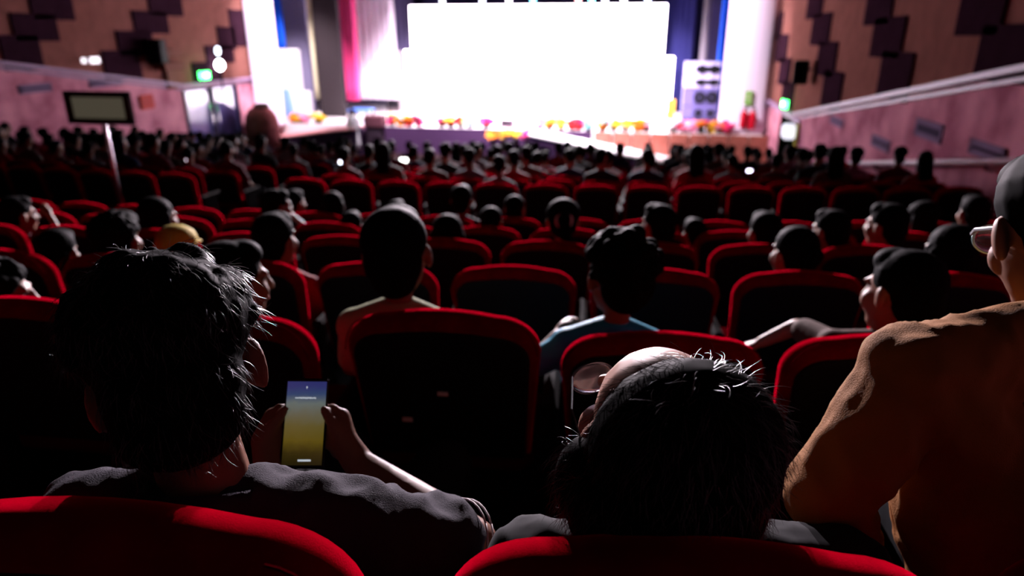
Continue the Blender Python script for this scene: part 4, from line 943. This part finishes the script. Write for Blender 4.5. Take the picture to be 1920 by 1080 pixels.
# phone
e = empty('phone', ph_c); e.rotation_mode = 'QUATERNION'; e.rotation_quaternion = M((ph_r, -ph_n, ph_up)).transposed().to_quaternion()
g = G(); g.box((0, 0, 0), (PW, .008, PH), bev=.003); build(g, 'body', mat('phone_black', (.008, .008, .01), .25), e)
def screen_mat():
    m = bpy.data.materials.new('phone_screen'); m.use_nodes = True; nt = m.node_tree; b = nt.nodes['Principled BSDF']; b.inputs['Base Color'].default_value = (0, 0, 0, 1); b.inputs['Roughness'].default_value = .2
    tc = nt.nodes.new('ShaderNodeTexCoord'); sx = nt.nodes.new('ShaderNodeSeparateXYZ'); nt.links.new(tc.outputs['Object'], sx.inputs[0])
    mr = nt.nodes.new('ShaderNodeMapRange'); mr.inputs[1].default_value = -.07; mr.inputs[2].default_value = .07; nt.links.new(sx.outputs['Z'], mr.inputs[0])
    n = nt.nodes.new('ShaderNodeTexNoise'); n.inputs['Scale'].default_value = 60; nt.links.new(tc.outputs['Object'], n.inputs['Vector'])
    ad = nt.nodes.new('ShaderNodeMath'); ad.operation = 'MULTIPLY_ADD'; ad.inputs[1].default_value = .08; nt.links.new(n.outputs['Fac'], ad.inputs[0]); nt.links.new(mr.outputs[0], ad.inputs[2])
    rp = nt.nodes.new('ShaderNodeValToRGB'); el = rp.color_ramp.elements; el[0].position = .05; el[0].color = (.012, .009, .0, 1); el[1].position = 1; el[1].color = (.02, .025, .12, 1)
    for p_, c_ in ((.18, (.025, .018, .001, 1)), (.32, (.085, .06, .004, 1)), (.5, (.095, .075, .018, 1)), (.64, (.10, .095, .06, 1)), (.78, (.10, .125, .12, 1)), (.9, (.02, .045, .12, 1))): q = el.new(p_); q.color = c_
    nt.links.new(ad.outputs[0], rp.inputs[0]); nt.links.new(rp.outputs[0], b.inputs['Emission Color']); b.inputs['Emission Strength'].default_value = 1.0
    return m
g = G(); g.box((0, -.0043, 0), (PW-.006, .0006, PH-.012)); scr = build(g, 'screen', screen_mat(), e)
uiw = mat('screen_white', (1, 1, 1), .5, emit=(.75, .9, 1), es=.55)
g = G()
rr = random.Random(3)
x = -.019
while x < .017: wd = rr.uniform(.0012, .0026); g.box((x+wd/2, -.0048, .043+rr.uniform(-.0002, .0004)), (wd, .0004, rr.uniform(.0018, .003))); x += wd+.0006
q = build(g, 'lock_screen_text', uiw, scr); q['kind'] = 'stuff'
g = G(); g.box((.004, -.0048, -.064), (.022, .0004, .0032)); build(g, 'bottom_bar', uiw, scr)
g = G(); g.ell((.0, -.0048, .062), (.0013, .0003, .0016), nu=8, nv=5); g.box((0, -.0048, .0605), (.0006, .0003, .003)); build(g, 'lock_icon', uiw, scr)
tag(e, 'lit smartphone showing a blue and gold lock screen', 'phone')
l = bpy.data.lights.new('phone_glow', 'AREA'); l.energy = .02; l.size = .06; l.shape = 'RECTANGLE'; l.size_y = .13; l.color = (.9, .85, .6)
# --- slumped person in the middle
J = dict(pelvis=pel0(0, .33), chest=P(1300, 1190, .93), neck=P(1285, 1060, .93), head=P(1222, 822, .87), shL=P(1005, 1078, .93), shR=P(1570, 1090, .95), elL=P(930, 1300, 1.05), elR=P(1640, 1400, 1.05), wrL=P(1100, 1300, 1.3), wrR=P(1500, 1350, 1.3)); legs(J)
Rm = frame(CF*.80-CX*.20+CY*.42, CY*.78+CX*.12-CF*.40)
o, hm, base = custom_person(J, Rm, 1.1, 'receding', 1.2, skinP, mat('charcoal_shirt', (0.009, 0.0086, 0.0103), .9), hair_m, 'slumped dark-haired person with glasses and lit forehead, front row centre', seed=9, hands=True, vox_h=.0045)
HR = [c for c in o.children if c.name.startswith('hair')][0]
c = J['head']
strands(hm, J['head'], Rm, 9000, .035, .3, 2, strand_m, HR, base, down=.5)
g = G(); s = 1.1
for q in (-1, 1): 
    f = G(); f.tube([c+Rm@(V((q*.034+.030*cos(a), .122-abs(q*.034+.030*cos(a))*.12, .004+.024*sin(a)))*s)-base for a in ring], .0012, 6); fr = build(f, 'glasses_rim', mat('glass_frame_dark', (.1, .1, .12), .3, .7), o)
    f = G(); f.ell(c+Rm@(V((q*.034, .119, .004))*s)-base, (.033, .0012, .026), Rm, 16, 8); build(f, 'lens', mat('lens_glass', (.8, .75, .9), .05, trans=.95, spec=.5), fr, smooth=True)
    f = G(); f.tube([c+Rm@(V((q*.064, .112, .010))*s)-base, c+Rm@(V((q*.088, .04, .014))*s)-base, c+Rm@(V((q*.09, -.01, .006))*s)-base], .0014, 6); build(f, 'temple_arm', mat('glass_frame_dark', (0, 0, 0)), fr)
# --- man in the ochre shirt at the right
J = dict(pelvis=pel0(1, .34), chest=P(1905, 900, 1.1), neck=P(2000, 632, 1.08), head=P(1990, 436, 1.06), shL=P(1715, 702, 1.02), shR=P(2150, 720, 1.16), elL=P(1555, 930, 1.02), elR=P(2250, 1000, 1.2), wrL=P(1610, 1060, 1.22), wrR=P(2000, 1050, 1.45)); legs(J)
Rm = frame(CF*.93+CX*.14-CY*.04, CY*.98+CF*.12)
ochre = mat('ochre_shirt', (0.2025, 0.0788, 0.0165), .85, bump=.25, bump_scale=400)
o, hm, base = custom_person(J, Rm, 1.1, 'short', 1.1, skinB, ochre, hair_m, 'man in ochre shirt and glasses leaning forward at the right edge', long_sleeve=True, seed=5, wr=.010, tw=1.15, hands=True)
c = J['head']; s = 1.1
for q in (-1, 1):
    f = G(); f.tube([c+Rm@(V((q*.034+.028*cos(a), .118-abs(q*.034+.028*cos(a))*.12, .004+.022*sin(a)))*s)-base for a in ring], .0022, 6); fr = build(f, 'glasses_rim', mat('glass_frame_pale', (.35, .55, .55), .3, .4), o)
    f = G(); f.ell(c+Rm@(V((q*.034, .116, .004))*s)-base, (.030, .001, .023), Rm, 16, 8); build(f, 'lens', mat('lens_glass', (0, 0, 0)), fr, smooth=True)
    f = G(); f.tube([c+Rm@(V((q*.062, .112, .014))*s)-base, c+Rm@(V((q*.082, .06, .014))*s)-base, c+Rm@(V((q*.087, -.01, .008))*s)-base], .0035, 6); build(f, 'temple_arm', mat('glass_frame_grey', (.5, .52, .55), .3, .6), fr)
sh = [k for k in o.children if k.name.startswith('shirt')][0]
c0 = J['neck']-base; vs = []; fs = []
for r_, dz in ((.066, .01), (.060, .045), (.064, .05), (.078, .03), (.092, -.006), (.086, -.012)):
    for a in ring[:-1]: vs.append(c0+V((r_*1.05*cos(a), r_*sin(a), dz-.02*sin(a))))
for j in range(5):
    for i in range(28): fs.append((j*28+i, j*28+(i+1) % 28, (j+1)*28+(i+1) % 28, (j+1)*28+i))
link('collar', mesh(vs, fs), ochre, sh, smooth=True)
# ------------------------------------------------------------------ standing usher before the stage
p = onY(666, 290, 24.6); J = dict(pelvis=V((0, 0, .93)), chest=V((0, 0, 1.3)), neck=V((0, 0, 1.44)), head=V((0, .01, 1.61)), shL=V((-.17, 0, 1.38)), shR=V((.17, 0, 1.38)), elL=V((-.24, .02, 1.1)), elR=V((.24, .04, 1.1)), wrL=V((-.2, .16, .95)), wrR=V((.2, .2, 1.0)), knL=V((-.1, .02, .5)), knR=V((.1, .02, .5)), anL=V((-.1, 0, .09)), anR=V((.1, 0, .09)))
Rm = rotm(150, 0, 0)
def stand_person(J, Rm, hair, shirt_m, label, loc, rz, long_robe):
    m4 = body_meshes(J, Rm, 1, hair, .018, smooth=2, long_sleeve=True); o = assemble(m4, J, Rm, 1, skinA, shirt_m, hair_m); o.location = loc; o.rotation_euler = (0, 0, rz)
    if long_robe: g = G(); g.lathe([(.17, 1.0), (.2, .8), (.23, .5), (.27, .25), (.26, .25), (.1, .9)], n=16); build(g, 'tunic_skirt', shirt_m, o, smooth=True)
    tag(o, label, 'person'); return o
stand_person(J, Rm, 'short', mat('pale_tunic', (.85, .85, .9), .8), 'standing person in a long pale tunic before the stage', (p.x, 24.6, .002), 0, True)
for px, k, lab in ((737, 0, 'dark-haired person standing behind the magenta flowers on the stage'), (892, 1, 'person in white standing at the stage front near teal flowers')): 
    pass
# display board on a pole in the cross aisle at the left
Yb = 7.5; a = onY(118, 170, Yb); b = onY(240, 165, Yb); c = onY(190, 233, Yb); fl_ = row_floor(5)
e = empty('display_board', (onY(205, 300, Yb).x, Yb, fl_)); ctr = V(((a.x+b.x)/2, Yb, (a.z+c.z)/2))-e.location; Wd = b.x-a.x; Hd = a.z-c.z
g = G()
for (x, z, w_, h_) in ((0, Hd/2-.035, Wd, .07), (0, -Hd/2+.035, Wd, .07), (-Wd/2+.045, 0, .09, Hd), (Wd/2-.045, 0, .09, Hd)): g.box(ctr+V((x, 0, z)), (w_, .06, h_), bev=.008)
build(g, 'frame', mat('board_frame', (.02, .012, .014), .6), e)
g = G(); g.box(ctr+V((0, .012, 0)), (Wd-.1, .03, Hd-.1)); build(g, 'screen', mat('board_added_glow', (.05, .045, .035), .6, emit=(.075, .066, .046), es=.75), e)  # faint emission added so the board's panel reads lighter
g = G(); g.tube([(0, .05, 0), (0, .05, ctr.z+Hd*.3)], .022, 10); build(g, 'pole', mat('pole_metal', (.6, .5, .55), .3, .9), e, smooth=True)
g = G(); g.lathe([(.01, .03), (.2, .025), (.22, 0), (.01, 0)], n=20); build(g, 'base', seat_metal, e, loc=(0, .05, 0), smooth=True)
tag(e, 'dark framed board with added glow on a metal pole in the cross aisle at left', 'display')
# glowing phones held up in the audience
for n_, (px, py, k, sz, col, lab) in enumerate(((757, 300, 11, 1.0, (1, 1, .95), 'brightest lit phone among the heads left of centre'), (825, 338, 7, .6, (.9, .9, 1), 'lit phone held flat just above the dark seat backs'), (875, 328, 8, .7, (.95, .9, 1), 'lit phone at the left end of the blue carpet'), (1012, 357, 6, .45, (1, .9, 1), 'tiny lit phone between two dark seat backs at centre'), (641, 304, 10, .7, (.85, .85, 1), 'lit bluish phone in the crowd below the standing person'), (267, 295, 9, .9, (1, .95, 1), 'bright phone screen in the crowd under the display board'), (546, 305, 9, .6, (.8, .75, .9), 'dim phone screen in the crowd left of the standing person'), (1405, 320, 10, .6, (.8, .7, .95), 'dim phone screen in the crowd below the right column'), (352, 300, 9, .5, (.8, .6, .75), 'dim pinkish phone screen in the left crowd'), (1286, 322, 12, .6, (.9, .8, 1), 'lit phone at the foot of the white ramp'))):
    d = ray(px, py); t = 10
    for _ in range(10): q = C0+d*t; t = (ROWS[k][0]+arc(q.x)+.42)/d.y
    q = C0+d*t; e = empty('phone', q); e.rotation_euler = (R(12), 0, YAW)
    g = G(); g.box((0, 0, 0), (.15*sz+.01, .009, .08*sz+.01), bev=.003); build(g, 'body', mat('phone_black', (0, 0, 0)), e)
    g = G(); g.box((0, -.005, 0), (.15*sz, .002, .08*sz)); build(g, 'screen', mat('phone_lit_%d' % n_, (1, 1, 1), .4, emit=col, es=(9 if sz > .55 else 4)), e)
    tag(e, lab, 'phone', 'phones lit up in the audience')
bpy.data.scenes.remove(TS)
